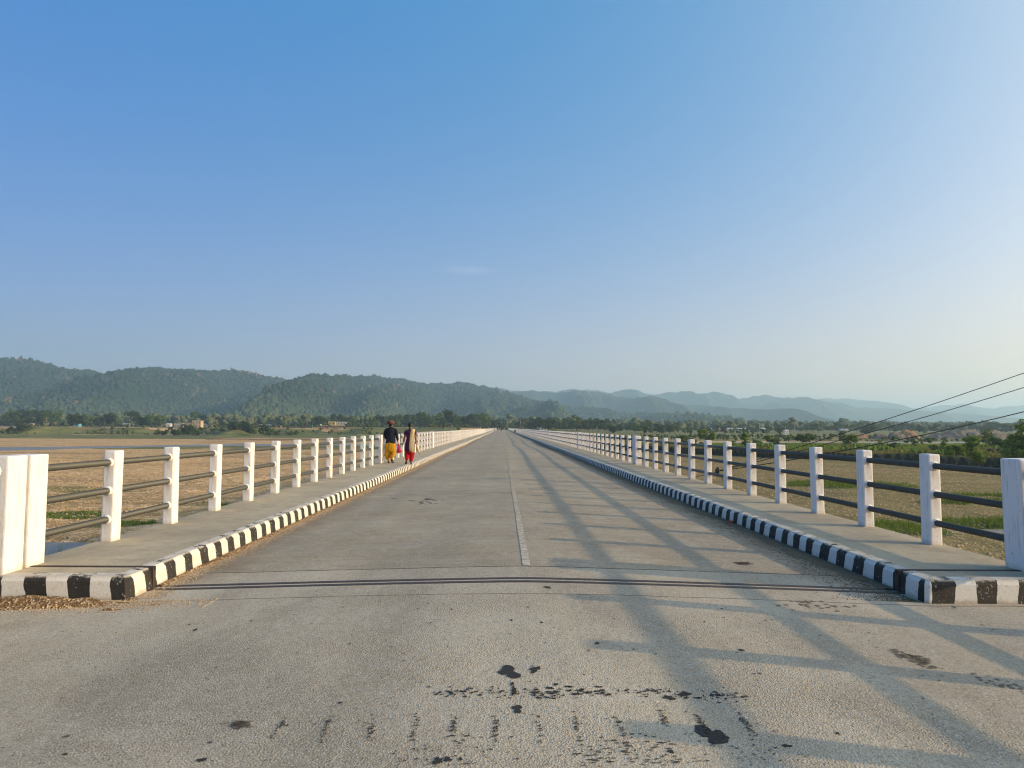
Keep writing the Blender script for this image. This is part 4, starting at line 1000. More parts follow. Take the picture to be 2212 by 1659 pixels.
grit = gg_.done(gg_.mix(gg_.ramp(gv, [(0.55, 0), (0.9, 1)]), gg_.mix(gg_.noise(9, 4), (0.13, 0.075, 0.035), (0.26, 0.16, 0.08)), (0.50, 0.38, 0.24)), gg_.bump(gg_.math('ADD', gg_.voro(55), gg_.noise(16, 4)), 0.02, 1.0))
tag(heap('soil_heap', -4.35, 6.31, 1.30, 0.27, 0.07, grit, '', 3, 60), 'heap of brown soil and grit against the left kerb return', 'soil heap')
rs = np.random.RandomState(31)
def pebbles(n, fn, label, smin, smax, mat, name='grit'):
    x, y = fn(n); z = np.array([road_z(a, b) for a, b in zip(x, y)]); s = rs.uniform(smin, smax, len(x))*rs.uniform(.5, 1, len(x)); return stones(name, x, y, z+s*0.2, s, mat, label, 5, 0.6, 'grit')
pebbles(11000, lambda n: (-4.3+np.clip(rs.normal(size=n), -2.4, 2.4)*0.7, 6.43-np.abs(rs.normal(size=n))*0.16), 'pebbles in front of the left kerb return', 0.003, 0.013, M['pebble'])
pebbles(20000, lambda n: ((XL+0.02+np.abs(rs.normal(size=n))*0.11), 6.5+60*rs.rand(n)**1.7), 'grit and dry leaves along the left kerb', 0.004, 0.014, M['pebble'])
pebbles(34000, lambda n: ((XR-0.02-np.abs(rs.normal(size=n))*0.26), 6.5+70*rs.rand(n)**1.6), 'dark grit along the right kerb', 0.003, 0.011, M['debris'])
pebbles(2600, lambda n: (rs.uniform(-3.4, 4.2, n), 2.6+16*rs.rand(n)**1.3), 'loose grit scattered over the road', 0.002, 0.006, M['pebble'])
pebbles(500, lambda n: (rs.uniform(-3.4, 4.2, n), 2.6+10*rs.rand(n)**1.3), 'dark crumbs scattered over the road', 0.003, 0.008, M['debris'])
# thin soil sheets in both gutters
for sx, col, wdt, nm in ((-1, grit, 0.07, 'left'), (1, M['debris'], 0.20, 'right')):
    mb = MB(); vs = []; yy = np.arange(YJ+0.05, 150, 0.12); x0 = XL if sx < 0 else XR
    for i, Y in enumerate(yy):
        w = wdt*(0.5+1.1*(fbm(Y/0.6, sx*3.0, 5, .7)+0.45)); xi = x0-sx*w
        vs += [(x0, Y, road_z(x0, Y)+0.02), (x0-sx*w*0.5, Y, road_z(xi, Y)+0.014), (xi, Y, road_z(xi, Y)-0.004)]
    mb.add(vs, [(3*i+k, 3*i+k+1, 3*i+3+k+1, 3*i+3+k) for i in range(len(yy)-1) for k in (0, 1)])
    tag(mb.build('gutter_dirt', col), 'dirt lying in the gutter by the %s kerb' % nm, 'dirt', kind='stuff')
mb = MB(); mb.loft([(0, 0, 0, .05, .035), (0, 0, .03, .06, .04), (.01, 0, .055, .03, .02)], 8, wob=.2)
o = mb.build('brick_piece', plain('red_brick', (0.34, 0.09, 0.04), 0.9, 0.3, 10)); xx, YY_ = road_pt(1578, 1131); o.location = (xx, YY_, road_z(xx, YY_)); tag(o, 'broken piece of red brick by the right kerb', 'brick')

# ---------------------------------------------------------------- railings
RH = (0.265, 0.612, 0.955); HP = 1.10
def post_mesh(wx, wy, h, collars=True):
    bm = bmesh.new(); bmesh.ops.create_cube(bm, size=1.0)
    for v in bm.verts: v.co = Vector((v.co.x*wx, v.co.y*wy, (v.co.z+0.5)*(h+0.05)-0.05))
    ed = [e for e in bm.edges if abs(e.verts[0].co.z - e.verts[1].co.z) > 0.5 or min(e.verts[0].co.z, e.verts[1].co.z) > h-0.01]
    bmesh.ops.bevel(bm, geom=ed, offset=0.018, segments=2, profile=0.6, affect='EDGES')
    me = bpy.data.meshes.new('post'); bm.to_mesh(me); bm.free()
    b = MB(); b.v = [tuple(v.co) for v in me.vertices]; b.f = [tuple(p.vertices) for p in me.polygons]; b.m = [0]*len(b.f)
    if collars:
        dz = h - HP
        for z in RH:
            for s in (-1, 1):
                b.tube([(0, s*wy*0.48, z+dz), (0, s*(wy*0.5+0.004), z+dz), (0, s*(wy*0.5+0.018), z+dz)], [0.062, 0.056, 0.043], 10)
    m = b.mesh('post'); m.materials.append(M['post']); return m
def pipe_mesh(L):
    b = MB(); b.tube([(0, 0, 0), (0, L, 0)], 0.0385, 14); m = b.mesh('rail'); m.materials.append(M['pipe'])
    m.polygons.foreach_set('use_smooth', [len(p.vertices) == 4 for p in m.polygons]); return m
pm_std = post_mesh(0.145, 0.195, HP); pm_end = post_mesh(0.24, 0.27, HP+0.01, True)
pm_base = post_mesh(0.145, 0.195, HP+HK-0.03)
ords = ['nearest', 'second', 'third', 'fourth', 'fifth', 'sixth', 'seventh', 'eighth', 'ninth', 'tenth']
pipes = {}
def section(sx, y0, y1, nbay, label, group, zbase=HK, pm=pm_std, end_a=True, end_b=True):
    xr = CX + sx*5.05; root = empty('bridge_railing', (xr, y0, zbase)); tag(root, label, 'railing', group)
    L = y1-y0; a, b = 0.135, L-0.135
    key = round(b-a, 3)
    for k in range(nbay+1):
        Y = a + (b-a)*k/nbay; e = (k == 0 and end_a) or (k == nbay and end_b)
        o = bpy.data.objects.new('post', pm_end if e else pm); C.objects.link(o); o.parent = root
        o.location = (0, Y, 0); o.rotation_euler = (R(random.uniform(-.6, .6)), R(random.uniform(-.5, .5)), R(random.uniform(-.5, .5)))
    if key not in pipes: pipes[key] = pipe_mesh(b-a)
    dz = HK - 0.03 if pm is pm_base else 0
    for z in RH:
        o = bpy.data.objects.new('rail', pipes[key]); C.objects.link(o); o.parent = root; o.location = (0, a, z+dz)
    return root
far_cache = {}
def far_section(sx, y0, y1, label, group):
    L = round(y1-y0, 3); nb = round((L-.27)/1.535)
    if L not in far_cache:
        mb = MB()
        for k in range(nb+1):
            Y = 0.135+(L-.27)*k/nb; w = (0.12, 0.122) if k in (0, nb) else (0.0725, 0.0975); mb.box(-w[0], w[0], Y-w[1], Y+w[1], -0.05, HP)
        pm_ = mb.mesh('posts'); pm_.materials.append(M['post'])
        mb = MB()
        for z in RH: mb.tube([(0, 0.135, z), (0, L-0.135, z)], 0.0385, 6)
        rm = mb.mesh('rails'); rm.materials.append(M['pipe']); far_cache[L] = (pm_, rm)
    root = empty('bridge_railing', (CX+sx*5.05, y0, HK)); tag(root, label, 'railing', group)
    for nm, m in zip(('post_row', 'rail'), far_cache[L]):
        o = bpy.data.objects.new(nm, m); C.objects.link(o); o.parent = root
for sx, side in ((-1, 'left'), (1, 'right')):
    grp = 'railing sections on the %s' % side
    for i in range(len(bounds)-1):
        y0, y1 = bounds[i]+ (0.0), bounds[i+1]-0.04
        nb = round((y1-y0-.27)/1.535)
        if i < 7:
            lab = '%s section of white posts with %s pipes on the %s side of the bridge' % (ords[i], 'grey' if sx < 0 else 'dark', side)
            section(sx, y0, y1, nb, lab, grp)
        else:
            far_section(sx, y0, y1, 'distant %s railing section where single posts merge into white' % side, 'distant railing sections on the %s' % side)
    # approach railing: the end pillar stands on the corner block, the rest on the ground strip
    pr = empty('bridge_railing', (CX+sx*5.05, 6.78, HK)); tag(pr, 'white end pillar with pipes running toward the viewer before the %s railing' % side, 'railing', 'approach railings')
    for Y, m_, z in [(-0.105, pm_end, 0)] + [(-1.46-1.36*k, pm_base, -HK+0.03) for k in range(0, 8)]:
        o = bpy.data.objects.new('post', m_); C.objects.link(o); o.parent = pr; o.location = (0, Y, z)
    pmn = pipe_mesh(12.2)
    for z in RH:
        o = bpy.data.objects.new('rail', pmn); C.objects.link(o); o.parent = pr; o.location = (0, -12.33, z)

# ---------------------------------------------------------------- people
def skin(verts, edges, sub=1):
    """verts: (x,y,z,r)"""
    me = bpy.data.meshes.new('s'); me.from_pydata([v[:3] for v in verts], edges, []); o = bpy.data.objects.new('s', me); C.objects.link(o)
    m = o.modifiers.new('k', 'SKIN'); m.use_smooth_shade = True
    for i, v in enumerate(verts):
        sv_ = me.skin_vertices[0].data[i]; r = v[3]; sv_.radius = (r, r) if not isinstance(r, tuple) else r
    me.skin_vertices[0].data[0].use_root = True
    if sub: s_ = o.modifiers.new('u', 'SUBSURF'); s_.levels = sub; s_.render_levels = sub
    dg = bpy.context.evaluated_depsgraph_get(); dg.update(); ev = o.evaluated_get(dg); r = bpy.data.meshes.new_from_object(ev)
    bpy.data.objects.remove(o); bpy.data.meshes.remove(me); return r
def join(name, meshes, mat):
    bm = bmesh.new()
    for m in meshes: bm.from_mesh(m)
    me = bpy.data.meshes.new(name); bm.to_mesh(me); bm.free()
    me.polygons.foreach_set('use_smooth', [True]*len(me.polygons)); me.materials.clear(); me.materials.append(mat); return me
def hand(w, d, side):
    """five skinned finger chains rooted in a palm; w wrist, d pointing direction"""
    w = Vector(w); d = Vector(d).normalized(); s = Vector((0, 1, 0)) if abs(d.y) < .8 else Vector((1, 0, 0)); s = (s - d*s.dot(d)).normalized(); n = d.cross(s)*side
    out = [skin([(*(w - d*0.05), .026), (*(w - d*0.01), .024), (*(w + d*0.04), (.022, .034)), (*(w + d*0.08), (.016, .036))], [(0, 1), (1, 2), (2, 3)])]
    for k, L in enumerate((0.062, 0.075, 0.07, 0.055)):
        b = w + d*0.07 + s*(0.027 - 0.018*k); c1 = b + d*L*.5 + n*0.006; c2 = c1 + (d*.8+n*.6).normalized()*L*.35; c3 = c2 + (d*.35+n).normalized()*L*.3
        out.append(skin([(*b, .009), (*c1, .0085), (*c2, .008), (*c3, .0065)], [(0, 1), (1, 2), (2, 3)]))
    b = w + d*0.03 + s*0.028; out.append(skin([(*b, .012), (*(b + d*.03 + s*.022 + n*.01), .010), (*(b + d*.055 + s*.02 + n*.03), .008)], [(0, 1), (1, 2)]))
    return out
def body(J, mat, fingers=True):
    """J: joints; one continuous skinned figure"""
    v = [(*J['pelvis'], (.125, .10)), (*J['waist'], (.115, .085)), (*J['chest'], (.14, .10)), (*J['neck0'], (.075, .06)), (*J['neck1'], .052), (*J['head0'], (.068, .08)), (*J['head1'], (.078, .095)), (*J['head2'], (.045, .055))]
    e = [(i, i+1) for i in range(7)]
    for s in 'LR':
        n = len(v); v += [(*J['sh'+s], .058), (*J['el'+s], .042), (*J['wr'+s], .027)]; e += [(2, n), (n, n+1), (n+1, n+2)]
        n = len(v); v += [(*J['hip'+s], .085), (*J['kn'+s], .058), (*J['an'+s], .038), (*J['ba'+s], .036), (*J['to'+s], .022)]; e += [(0, n), (n, n+1), (n+1, n+2), (n+2, n+3), (n+3, n+4)]
    ms = [skin(v, e, 1)]
    h = Vector(J['head1']); f = Vector(J.get('face', (0, 1, 0))).normalized(); sd = f.cross(Vector((0, 0, 1)))
    ms.append(skin([(*(h + f*.088 + Vector((0, 0, .015))), .012), (*(h + f*.108 + Vector((0, 0, -.015))), .014), (*(h + f*.09 + Vector((0, 0, -.028))), .012)], [(0, 1), (1, 2)]))   # nose
    ms.append(skin([(*(h + f*.085 - sd*.02 + Vector((0, 0, -.05))), .008), (*(h + f*.09 + Vector((0, 0, -.05))), .010), (*(h + f*.085 + sd*.02 + Vector((0, 0, -.05))), .008)], [(0, 1), (1, 2)]))   # mouth
    for q in (-1, 1):
        ms.append(skin([(*(h + sd*q*.080 + Vector((0, 0, .01))), .014), (*(h + sd*q*.083 + Vector((0, 0, -.025))), .010)], [(0, 1)]))   # ears
        ms.append(skin([(*(h + f*.082 + sd*q*.03 + Vector((0, 0, .012))), .011), (*(h + f*.084 + sd*q*.036 + Vector((0, 0, .012))), .010)], [(0, 1)]))   # eyes
    if fingers:
        for s, q in (('L', -1), ('R', 1)):
            d = Vector(J['wr'+s]) - Vector(J['el'+s]); ms += hand(J['wr'+s], J.get('hd'+s, d), q)
    return join('person', ms, mat)
skin_m = plain('brown_skin', (0.20, 0.105, 0.06), 0.6, 0.1, 10)
def cloth(name, c1, c2=None, sc=9, bump=0.02, thr=None):
    g = NM(name, 0.85, 0.15); c2 = c2 or tuple(v*0.75 for v in c1)
    col = g.mix(g.noise(1.0, 4, co=g.mapping((sc*2.5, sc*2.5, sc*.4))), c1, c2)
    return g.done(col, g.bump(g.noise(1.0, 4, co=g.mapping((22, 22, 3.5))), bump))
HW = HK + 0.0
# --- left person
J = dict(pelvis=(0, 0, .86), waist=(0, .01, 1.02), chest=(0, 0, 1.22), neck0=(0, .0, 1.36), neck1=(0.01, .01, 1.42), head0=(0.01, .03, 1.47), head1=(0.01, .03, 1.53), head2=(0.01, .02, 1.585),
         shL=(-.17, 0, 1.32), elL=(-.235, .02, 1.08), wrL=(-.18, .19, .95), shR=(.17, 0, 1.32), elR=(.245, -.03, 1.08), wrR=(.275, .03, .88), hdR=(0.02, .02, -1),
         hipL=(-.09, 0, .84), knL=(-.095, .03, .47), anL=(-.075, -.02, .075), baL=(-.075, .07, .035), toL=(-.075, .14, .025),
         hipR=(.09, 0, .84), knR=(.095, .07, .47), anR=(.085, -.20, .17), baR=(.10, -.15, .065), toR=(.115, -.10, .03))
pA = bpy.data.objects.new('person', body(J, skin_m)); C.objects.link(pA)
pos = unproject(833, 1000, z=HW); pA.location = (max(pos.x, CX-5.05+.42), pos.y, HW)
tag(pA, 'person in dark navy long-sleeved top, baggy yellow trousers and patterned head wrap, walking away', 'person')
navy = cloth('navy_cloth', (0.008, 0.010, 0.022), (0.014, 0.017, 0.034))
mb = MB()
mb.loft([(0, 0, .74, .195, .15), (0, 0, .80, .20, .15), (0, 0, .92, .178, .132), (0, 0, 1.05, .172, .125), (0, 0, 1.2, .19, .13), (0, 0, 1.30, .20, .115), (0, 0, 1.36, .15, .085), (0.0, .005, 1.40, .066, .06), (0.005, .005, 1.425, .058, .055)], 24, wob=.035)
mb.tube([(.10, 0, 1.315), (.165, 0, 1.30), (.205, -.005, 1.235), (.25, -.03, 1.08), (.272, .0, .95), (.278, .03, .885)], [.05, .072, .070, .058, .052, .042], 14)
mb.tube([(-.10, 0, 1.315), (-.165, 0, 1.30), (-.205, .0, 1.235), (-.24, .02, 1.08), (-.215, .12, 1.0), (-.185, .18, .955)], [.05, .072, .070, .058, .05, .042], 14)
mb.build('long_sleeved_top', navy, pA, True)
yel = cloth('yellow_cloth', (0.50, 0.28, 0.012), (0.32, 0.15, 0.010), 7, 0.04)
mb = MB()
mb.loft([(0, 0, .42, .17, .13), (0, 0, .55, .215, .165), (0, 0, .70, .222, .17), (0, 0, .80, .19, .145), (0, 0, .86, .165, .125)], 28, wob=.06)
mb.loft([(-.085, -.02, .12, .062, .062), (-.092, -.015, .15, .085, .08), (-.105, 0, .22, .105, .10), (-.11, .02, .35, .125, .12), (-.10, .02, .47, .13, .13), (-.09, .01, .6, .12, .13)], 18, wob=.09, seed=2)
mb.loft([(.085, -.19, .20, .058, .062, .4), (.09, -.17, .235, .08, .08, .4), (.10, -.10, .29, .10, .10, .3), (.115, .0, .37, .12, .12), (.11, .03, .47, .13, .13), (.09, .01, .6, .12, .13)], 18, wob=.09, seed=5)
mb.build('baggy_trousers', yel, pA, True)
g = NM('patterned_wrap', 0.85, 0.2)
wv = g.n.new('ShaderNodeTexWave'); wv.inputs['Scale'].default_value = 14; wv.inputs['Distortion'].default_value = 7; wv.inputs['Detail'].default_value = 2; g.l.new(g.co, wv.inputs[0])
wrapm = g.done(g.ramp(wv.outputs['Fac'], [(0.0, (0.02, 0.012, 0.012)), (0.35, (0.03, 0.01, 0.01)), (0.6, (0.15, 0.015, 0.012)), (0.85, (0.24, 0.03, 0.02)), (0.97, (0.35, 0.22, 0.16))]), g.bump(wv.outputs['Fac'], 0.01))
mb = MB(); mb.loft([(0.015, 0, 1.53, .10, .11), (0.005, -.01, 1.555, .135, .135), (-.0, -.01, 1.60, .15, .145), (-.005, -.005, 1.64, .125, .12), (-.005, 0, 1.668, .07, .07), (0, 0, 1.678, .02, .02)], 22, wob=.06)
mb.build('head_wrap', wrapm, pA, True)
hairm = plain('black_hair', (0.012, 0.009, 0.008), 0.5, 0.3, 40, 0.002)
mb = MB(); mb.loft([(0.0, -.03, 1.44, .035, .03), (0.0, -.045, 1.47, .065, .05), (0.0, -.03, 1.52, .088, .085), (0, -.01, 1.56, .092, .10), (0, 0, 1.60, .06, .07)], 16, wob=.05); mb.build('hair', hairm, pA, True)
sandal = plain('dark_sandal', (0.02, 0.017, 0.015), 0.7, 0.2, 20)
def sole(parent, p0, p1, h=0.012):
    p0, p1 = Vector(p0), Vector(p1); d = (p1-p0); s = Vector((1, 0, 0)); n = s.cross(d.normalized()); mb = MB(); pr = [(0, .028), (.12, .036), (.4, .033), (.7, .046), (.9, .038), (1, .015)]
    top = [p0 + d*t + s*w for t, w in pr] + [p0 + d*t - s*w for t, w in reversed(pr)]; k = len(top)
    mb.add([p for p in top] + [p - n*h*1.6 for p in top], [tuple(range(k)), tuple(range(2*k-1, k-1, -1))] + [(i, (i+1) % k, k+(i+1) % k, k+i) for i in range(k)]); mb.build('sandal', sandal, parent)
sole(pA, (-.075, -.055, .016), (-.075, .19, .016)); sole(pA, (.085, -.25, .155), (.115, -.08, .018))
# bag
bagm = leafy('pink_plastic', (0.70, 0.05, 0.22), (0.85, 0.10, 0.32), (0.45, 0.03, 0.10), 9, 0.45); bagm.node_tree.nodes['Principled BSDF'].inputs['Roughness'].default_value = 0.35
mb = MB(); mb.loft([(.02, 0, -.40, .02, .02), (.03, 0, -.385, .065, .05), (.035, 0, -.34, .085, .065), (.03, 0, -.25, .08, .06), (.015, 0, -.15, .05, .035), (.005, 0, -.05, .022, .016), (0, 0, .0, .012, .012)], 16, wob=.10)
mb.tube([(.0, 0, -.02), (.012, .012, .02), (0, 0, .045), (-.012, -.01, .02), (0, 0, -.02)], .005, 6)
o = mb.build('plastic_bag', bagm, None, True); o.location = Vector(pA.location) + Vector((.30, .045, .785)); tag(o, 'bright pink plastic bag hanging from the right hand of the person in yellow trousers', 'bag')
# --- right person
J = dict(pelvis=(0, 0, .84), waist=(0, .01, 1.0), chest=(0, 0, 1.18), neck0=(0, .0, 1.31), neck1=(0.0, .01, 1.37), head0=(0.0, .03, 1.44), head1=(0.0, .03, 1.50), head2=(0.0, .02, 1.555),
         shL=(-.155, 0, 1.27), elL=(-.215, -.03, 1.02), wrL=(-.265, .02, .80), hdL=(-.05, .05, -1), shR=(.155, 0, 1.27), elR=(.21, -.02, 1.02), wrR=(.225, .06, .82), hdR=(0, .1, -1),
         hipL=(-.085, 0, .82), knL=(-.085, .08, .46), anL=(-.10, -.19, .15), baL=(-.115, -.14, .05), toL=(-.135, -.08, .03),
         hipR=(.085, 0, .82), knR=(.075, .03, .46), anR=(.04, -.02, .075), baR=(.05, .07, .035), toR=(.055, .14, .025))
pB = bpy.data.objects.new('person', body(J, skin_m)); C.objects.link(pB); pos = unproject(877, 1002.5, z=HW); pB.location = (max(pos.x-.05, XL-.07), pos.y, HW)
tag(pB, 'person in purple tunic, red trousers and cream shawl, walking beside the kerb', 'person')
pur = cloth('purple_cloth', (0.055, 0.010, 0.045), (0.09, 0.018, 0.07))
mb = MB()
mb.loft([(0, 0, .50, .185, .14), (0, 0, .60, .19, .145), (0, 0, .78, .18, .14), (0, 0, .90, .155, .12), (0, 0, 1.0, .138, .105), (0, 0, 1.12, .155, .112), (0, 0, 1.24, .172, .105), (0, 0, 1.30, .13, .075), (0, .005, 1.325, .07, .05)], 24, wob=.03)
for q in (-1, 1): mb.tube([(q*.08, 0, 1.26), (q*.145, 0, 1.25), (q*.182, -.005, 1.19), (q*.202, -.02, 1.11)], [.045, .064, .06, .052], 14)
mb.build('tunic', pur, pB, True)
redm = cloth('red_cloth', (0.42, 0.008, 0.012), (0.24, 0.006, 0.012), 7, 0.03)
mb = MB()
mb.loft([(0, 0, .36, .14, .11), (0, 0, .50, .172, .13), (0, 0, .62, .165, .13), (0, 0, .8, .15, .12)], 24, wob=.05)
mb.loft([(-.095, -.17, .17, .05, .055, .4), (-.09, -.13, .24, .075, .08, .3), (-.085, -.02, .36, .10, .10), (-.08, .04, .46, .11, .11), (-.08, .01, .6, .105, .11)], 16, wob=.07, seed=3)
mb.loft([(.045, -.02, .10, .052, .055), (.05, -.015, .15, .07, .07), (.065, 0, .28, .09, .09), (.078, .02, .42, .105, .11), (.08, .01, .6, .105, .11)], 16, wob=.07, seed=4)
mb.build('trousers', redm, pB, True)
crm = cloth('cream_cloth', (0.62, 0.50, 0.27), (0.50, 0.38, 0.19), 9, 0.03)
mb = MB(); mb.loft([(.15, -.13, .44, .03, .008), (.11, -.15, .50, .095, .012), (.085, -.15, .65, .10, .013), (.085, -.14, .85, .092, .014), (.09, -.125, 1.05, .085, .016), (.10, -.125, 1.2, .078, .02), (.115, -.10, 1.28, .075, .04), (.12, -.02, 1.345, .06, .05), (.115, .07, 1.30, .05, .03), (.10, .115, 1.15, .05, .02)], 22, wob=.10)
mb.build('shawl', crm, pB, True)
mb = MB(); mb.loft([(0.0, -.055, 1.40, .03, .03), (0.0, -.06, 1.44, .06, .05), (0.0, -.04, 1.49, .085, .08), (0, -.01, 1.54, .086, .10), (0, .01, 1.585, .055, .07), (0, .01, 1.602, .02, .03)], 18, wob=.03)
mb.tube([(0, -.085, 1.45), (.01, -.11, 1.38), (.0, -.12, 1.30), (-.01, -.125, 1.22), (-.01, -.13, 1.15)], [.038, .032, .026, .02, .01], 10); mb.build('hair', hairm, pB, True)
sole(pB, (.04, -.055, .016), (.055, .185, .016)); sole(pB, (-.095, -.235, .13), (-.135, -.07, .016))
base = Vector(pB.location); ur = empty('umbrella', base + Vector((.245, .03, .74))); tag(ur, 'folded cream umbrella with black handle held low in the right hand beside the shawl', 'umbrella')
blackm = plain('black_plastic', (0.012, 0.012, 0.012), 0.4, 0.2, 20)
mb = MB(); mb.tube([(-.05, -.02, .10), (-.035, -.01, .05), (0, 0, 0)], [.016, .016, .012], 8); mb.tube([(0, 0, 0), (.12, -.04, -.32)], [.006, .005], 6); mb.tube([(.118, -.04, -.30), (.14, -.045, -.38)], [.010, .004], 6); mb.build('handle', blackm, ur, True)
mb = MB(); mb.tube([(-.01, 0, .0), (.02, -.01, -.07), (.05, -.02, -.16), (.085, -.03, -.25), (.12, -.04, -.32)], [.02, .05, .06, .045, .012], 10); mb.build('canopy', crm, ur, True)

# --- distant figures
def figure(x, Y, z, scale, shirt, legs, label, pose='walk', group='small figures far along the bridge'):
    if pose == 'walk':
        J = dict(pelvis=(0, 0, .88), waist=(0, 0, 1.04), chest=(0, 0, 1.24), neck0=(0, 0, 1.38), neck1=(0, .01, 1.44), head0=(0, .02, 1.50), head1=(0, .02, 1.56), head2=(0, .01, 1.62), shL=(-.18, 0, 1.34), elL=(-.23, -.05, 1.08), wrL=(-.24, .08, .86), shR=(.18, 0, 1.34), elR=(.23, .05, 1.08), wrR=(.24, .14, .9),
                 hipL=(-.09, 0, .86), knL=(-.09, .08, .48), anL=(-.09, .12, .08), baL=(-.09, .2, .035), toL=(-.09, .26, .025), hipR=(.09, 0, .86), knR=(.09, .0, .48), anR=(.09, -.22, .12), baR=(.1, -.16, .05), toR=(.1, -.1, .03))
    else:   # seated
        J = dict(pelvis=(0, 0, .12), waist=(0, .02, .28), chest=(0, .06, .48), neck0=(0, .09, .62), neck1=(0, .11, .68), head0=(0, .13, .73), head1=(0, .14, .79), head2=(0, .13, .85), shL=(-.18, .07, .58), elL=(-.24, .18, .36), wrL=(-.14, .38, .36), shR=(.18, .07, .58), elR=(.24, .18, .36), wrR=(.14, .38, .36),
                 hipL=(-.1, .02, .12), knL=(-.13, .42, .28 if pose == 'sit' else .12), anL=(-.12, .42 if pose == 'sit' else .32, -.14 if pose == 'sit' else -.25), baL=(-.12, .5 if pose == 'sit' else .42, -.18 if pose == 'sit' else -.3), toL=(-.12, .56 if pose == 'sit' else .5, -.19 if pose == 'sit' else -.3),
                 hipR=(.1, .02, .12), knR=(.13, .42, .28 if pose == 'sit' else .12), anR=(.12, .42 if pose == 'sit' else .32, -.14 if pose == 'sit' else -.25), baR=(.12, .5 if pose == 'sit' else .42, -.18 if pose == 'sit' else -.3), toR=(.12, .56 if pose == 'sit' else .5, -.19 if pose == 'sit' else -.3))
    o = bpy.data.objects.new('person', body(J, skin_m, False)); C.objects.link(o); o.location = (x, Y, z); o.scale = (scale,)*3; tag(o, label, 'person', group)
    sm, lm = cloth('far_shirt', shirt), cloth('far_trousers', legs); c, n = Vector(J['chest']), Vector(J['neck0']); p = Vector(J['pelvis'])
    mb = MB(); mb.loft([(p.x, p.y, p.z-.04, .17, .13), (c.x, c.y, c.z-.05, .18, .13), (c.x, c.y, c.z+.09, .2, .12), (n.x, n.y, n.z+.02, .07, .06)], 12)
    for s in 'LR': mb.tube([J['sh'+s], J['el'+s], J['wr'+s]], [.075, .06, .045], 8)
    mb.build('shirt', sm, o, True)
    mb = MB()
    for s in 'LR': mb.tube([J['hip'+s], J['kn'+s], J['an'+s]], [.12, .085, .065], 8)
    mb.build('trousers', lm, o, True)
    h = J['head1']; mb = MB(); mb.loft([(h[0], h[1]-.02, h[2]-.03, .08, .09), (h[0], h[1]-.01, h[2]+.03, .092, .105), (h[0], h[1], h[2]+.085, .06, .07), (h[0], h[1], h[2]+.10, .02, .02)], 12); mb.build('hair', hairm, o, True)
    return o
dk, wh, pk, gr = (.015, .015, .02), (.6, .58, .55), (.5, .25, .28), (.03, .07, .05)
def motorbike(dx, Y, paint, label, shirt, rl):
    x = px(dx, Y=Y); z = road_z(x, Y); r = empty('motorbike', (x, Y, z)); tag(r, label, 'motorbike', 'motorbikes riding away on the far road')
    for yw in (-.62, .62):
        mb = MB(); n = 18
        ring = [(0.0, yw+.27*math.cos(2*math.pi*k/n), .31+.27*math.sin(2*math.pi*k/n)) for k in range(n+1)]
        mb.tube(ring, .042, 6, False); w = mb.build('wheel', blackm, r, True)
        mb = MB(); mb.tube([(-.05, yw, .31), (.05, yw, .31)], .05, 8)
        for k in range(6): mb.tube([(0, yw, .31), ring[k*3]], .008, 4)
        mb.build('hub', M['pipe'], w)
    b = MB(); b.loft([(0, -.05, .32, .12, .28), (0, -.02, .5, .14, .32), (0, .15, .68, .13, .26), (0, .2, .80, .10, .18)], 12); b.build('body', plain('bike_paint', paint, 0.3, 0.1, 5), r, True)
    b = MB(); b.cbox((0, -.3, .78), (.24, .62, .08)); b.build('seat', blackm, r)
    b = MB(); b.tube([(-.36, .32, 1.0), (-.1, .42, 1.02), (.1, .42, 1.02), (.36, .32, 1.0)], .014, 6); b.tube([(0, .42, 1.0), (0, .62, .31)], .03, 6); b.build('handlebar', M['pipe'], r)
    b = MB(); b.cbox((0, -.70, .66), (.16, .05, .08)); b.build('tail_light', plain('red_lens', (.35, .01, .01), .3, .1, 5), r)
    f = figure(x, Y-.25, z+.72, 1.0, shirt, dk, rl, 'ride', 'riders on the far motorbikes')
motorbike(1084, 292, (.03, .03, .035), 'dark motorbike nearest of those on the far road, close to the centre line', gr, 'person in a dark green shirt riding the nearest motorbike')
motorbike(1074.6, 345, (.12, .01, .01), 'dark red motorbike second along the far road', dk, 'person in black riding the second motorbike')
motorbike(1068.6, 322, (.02, .02, .03), 'dark motorbike close to the left kerb of the far road', wh, 'person in a pale shirt riding by the far left kerb')
for dx, Y, z, sh, lg, lab in ((1063.6, 455, HK, dk, wh, 'tiny figure in dark shirt on the far left walkway'), (1066.2, 470, HK, wh, dk, 'tiny figure in white on the far left walkway'),
        (1077.5, 560, .05, wh, dk, 'tiny figure in white left of centre at the bridge end'), (1081.5, 575, .05, pk, wh, 'tiny figure in pink at the bridge end'),
        (1086.5, 560, .05, dk, dk, 'tiny figure in dark clothes right of centre at the bridge end'), (1090.2, 570, .05, wh, wh, 'tiny figure all in white beside the right kerb at the bridge end')):
    figure(px(dx, Y=Y), Y, z + (0 if z > .1 else 0), 1.0, sh, lg, lab)
figure(XR+.16, 215, HK, 1.0, dk, pk, 'person in dark top sitting on the far right kerb', 'sit')

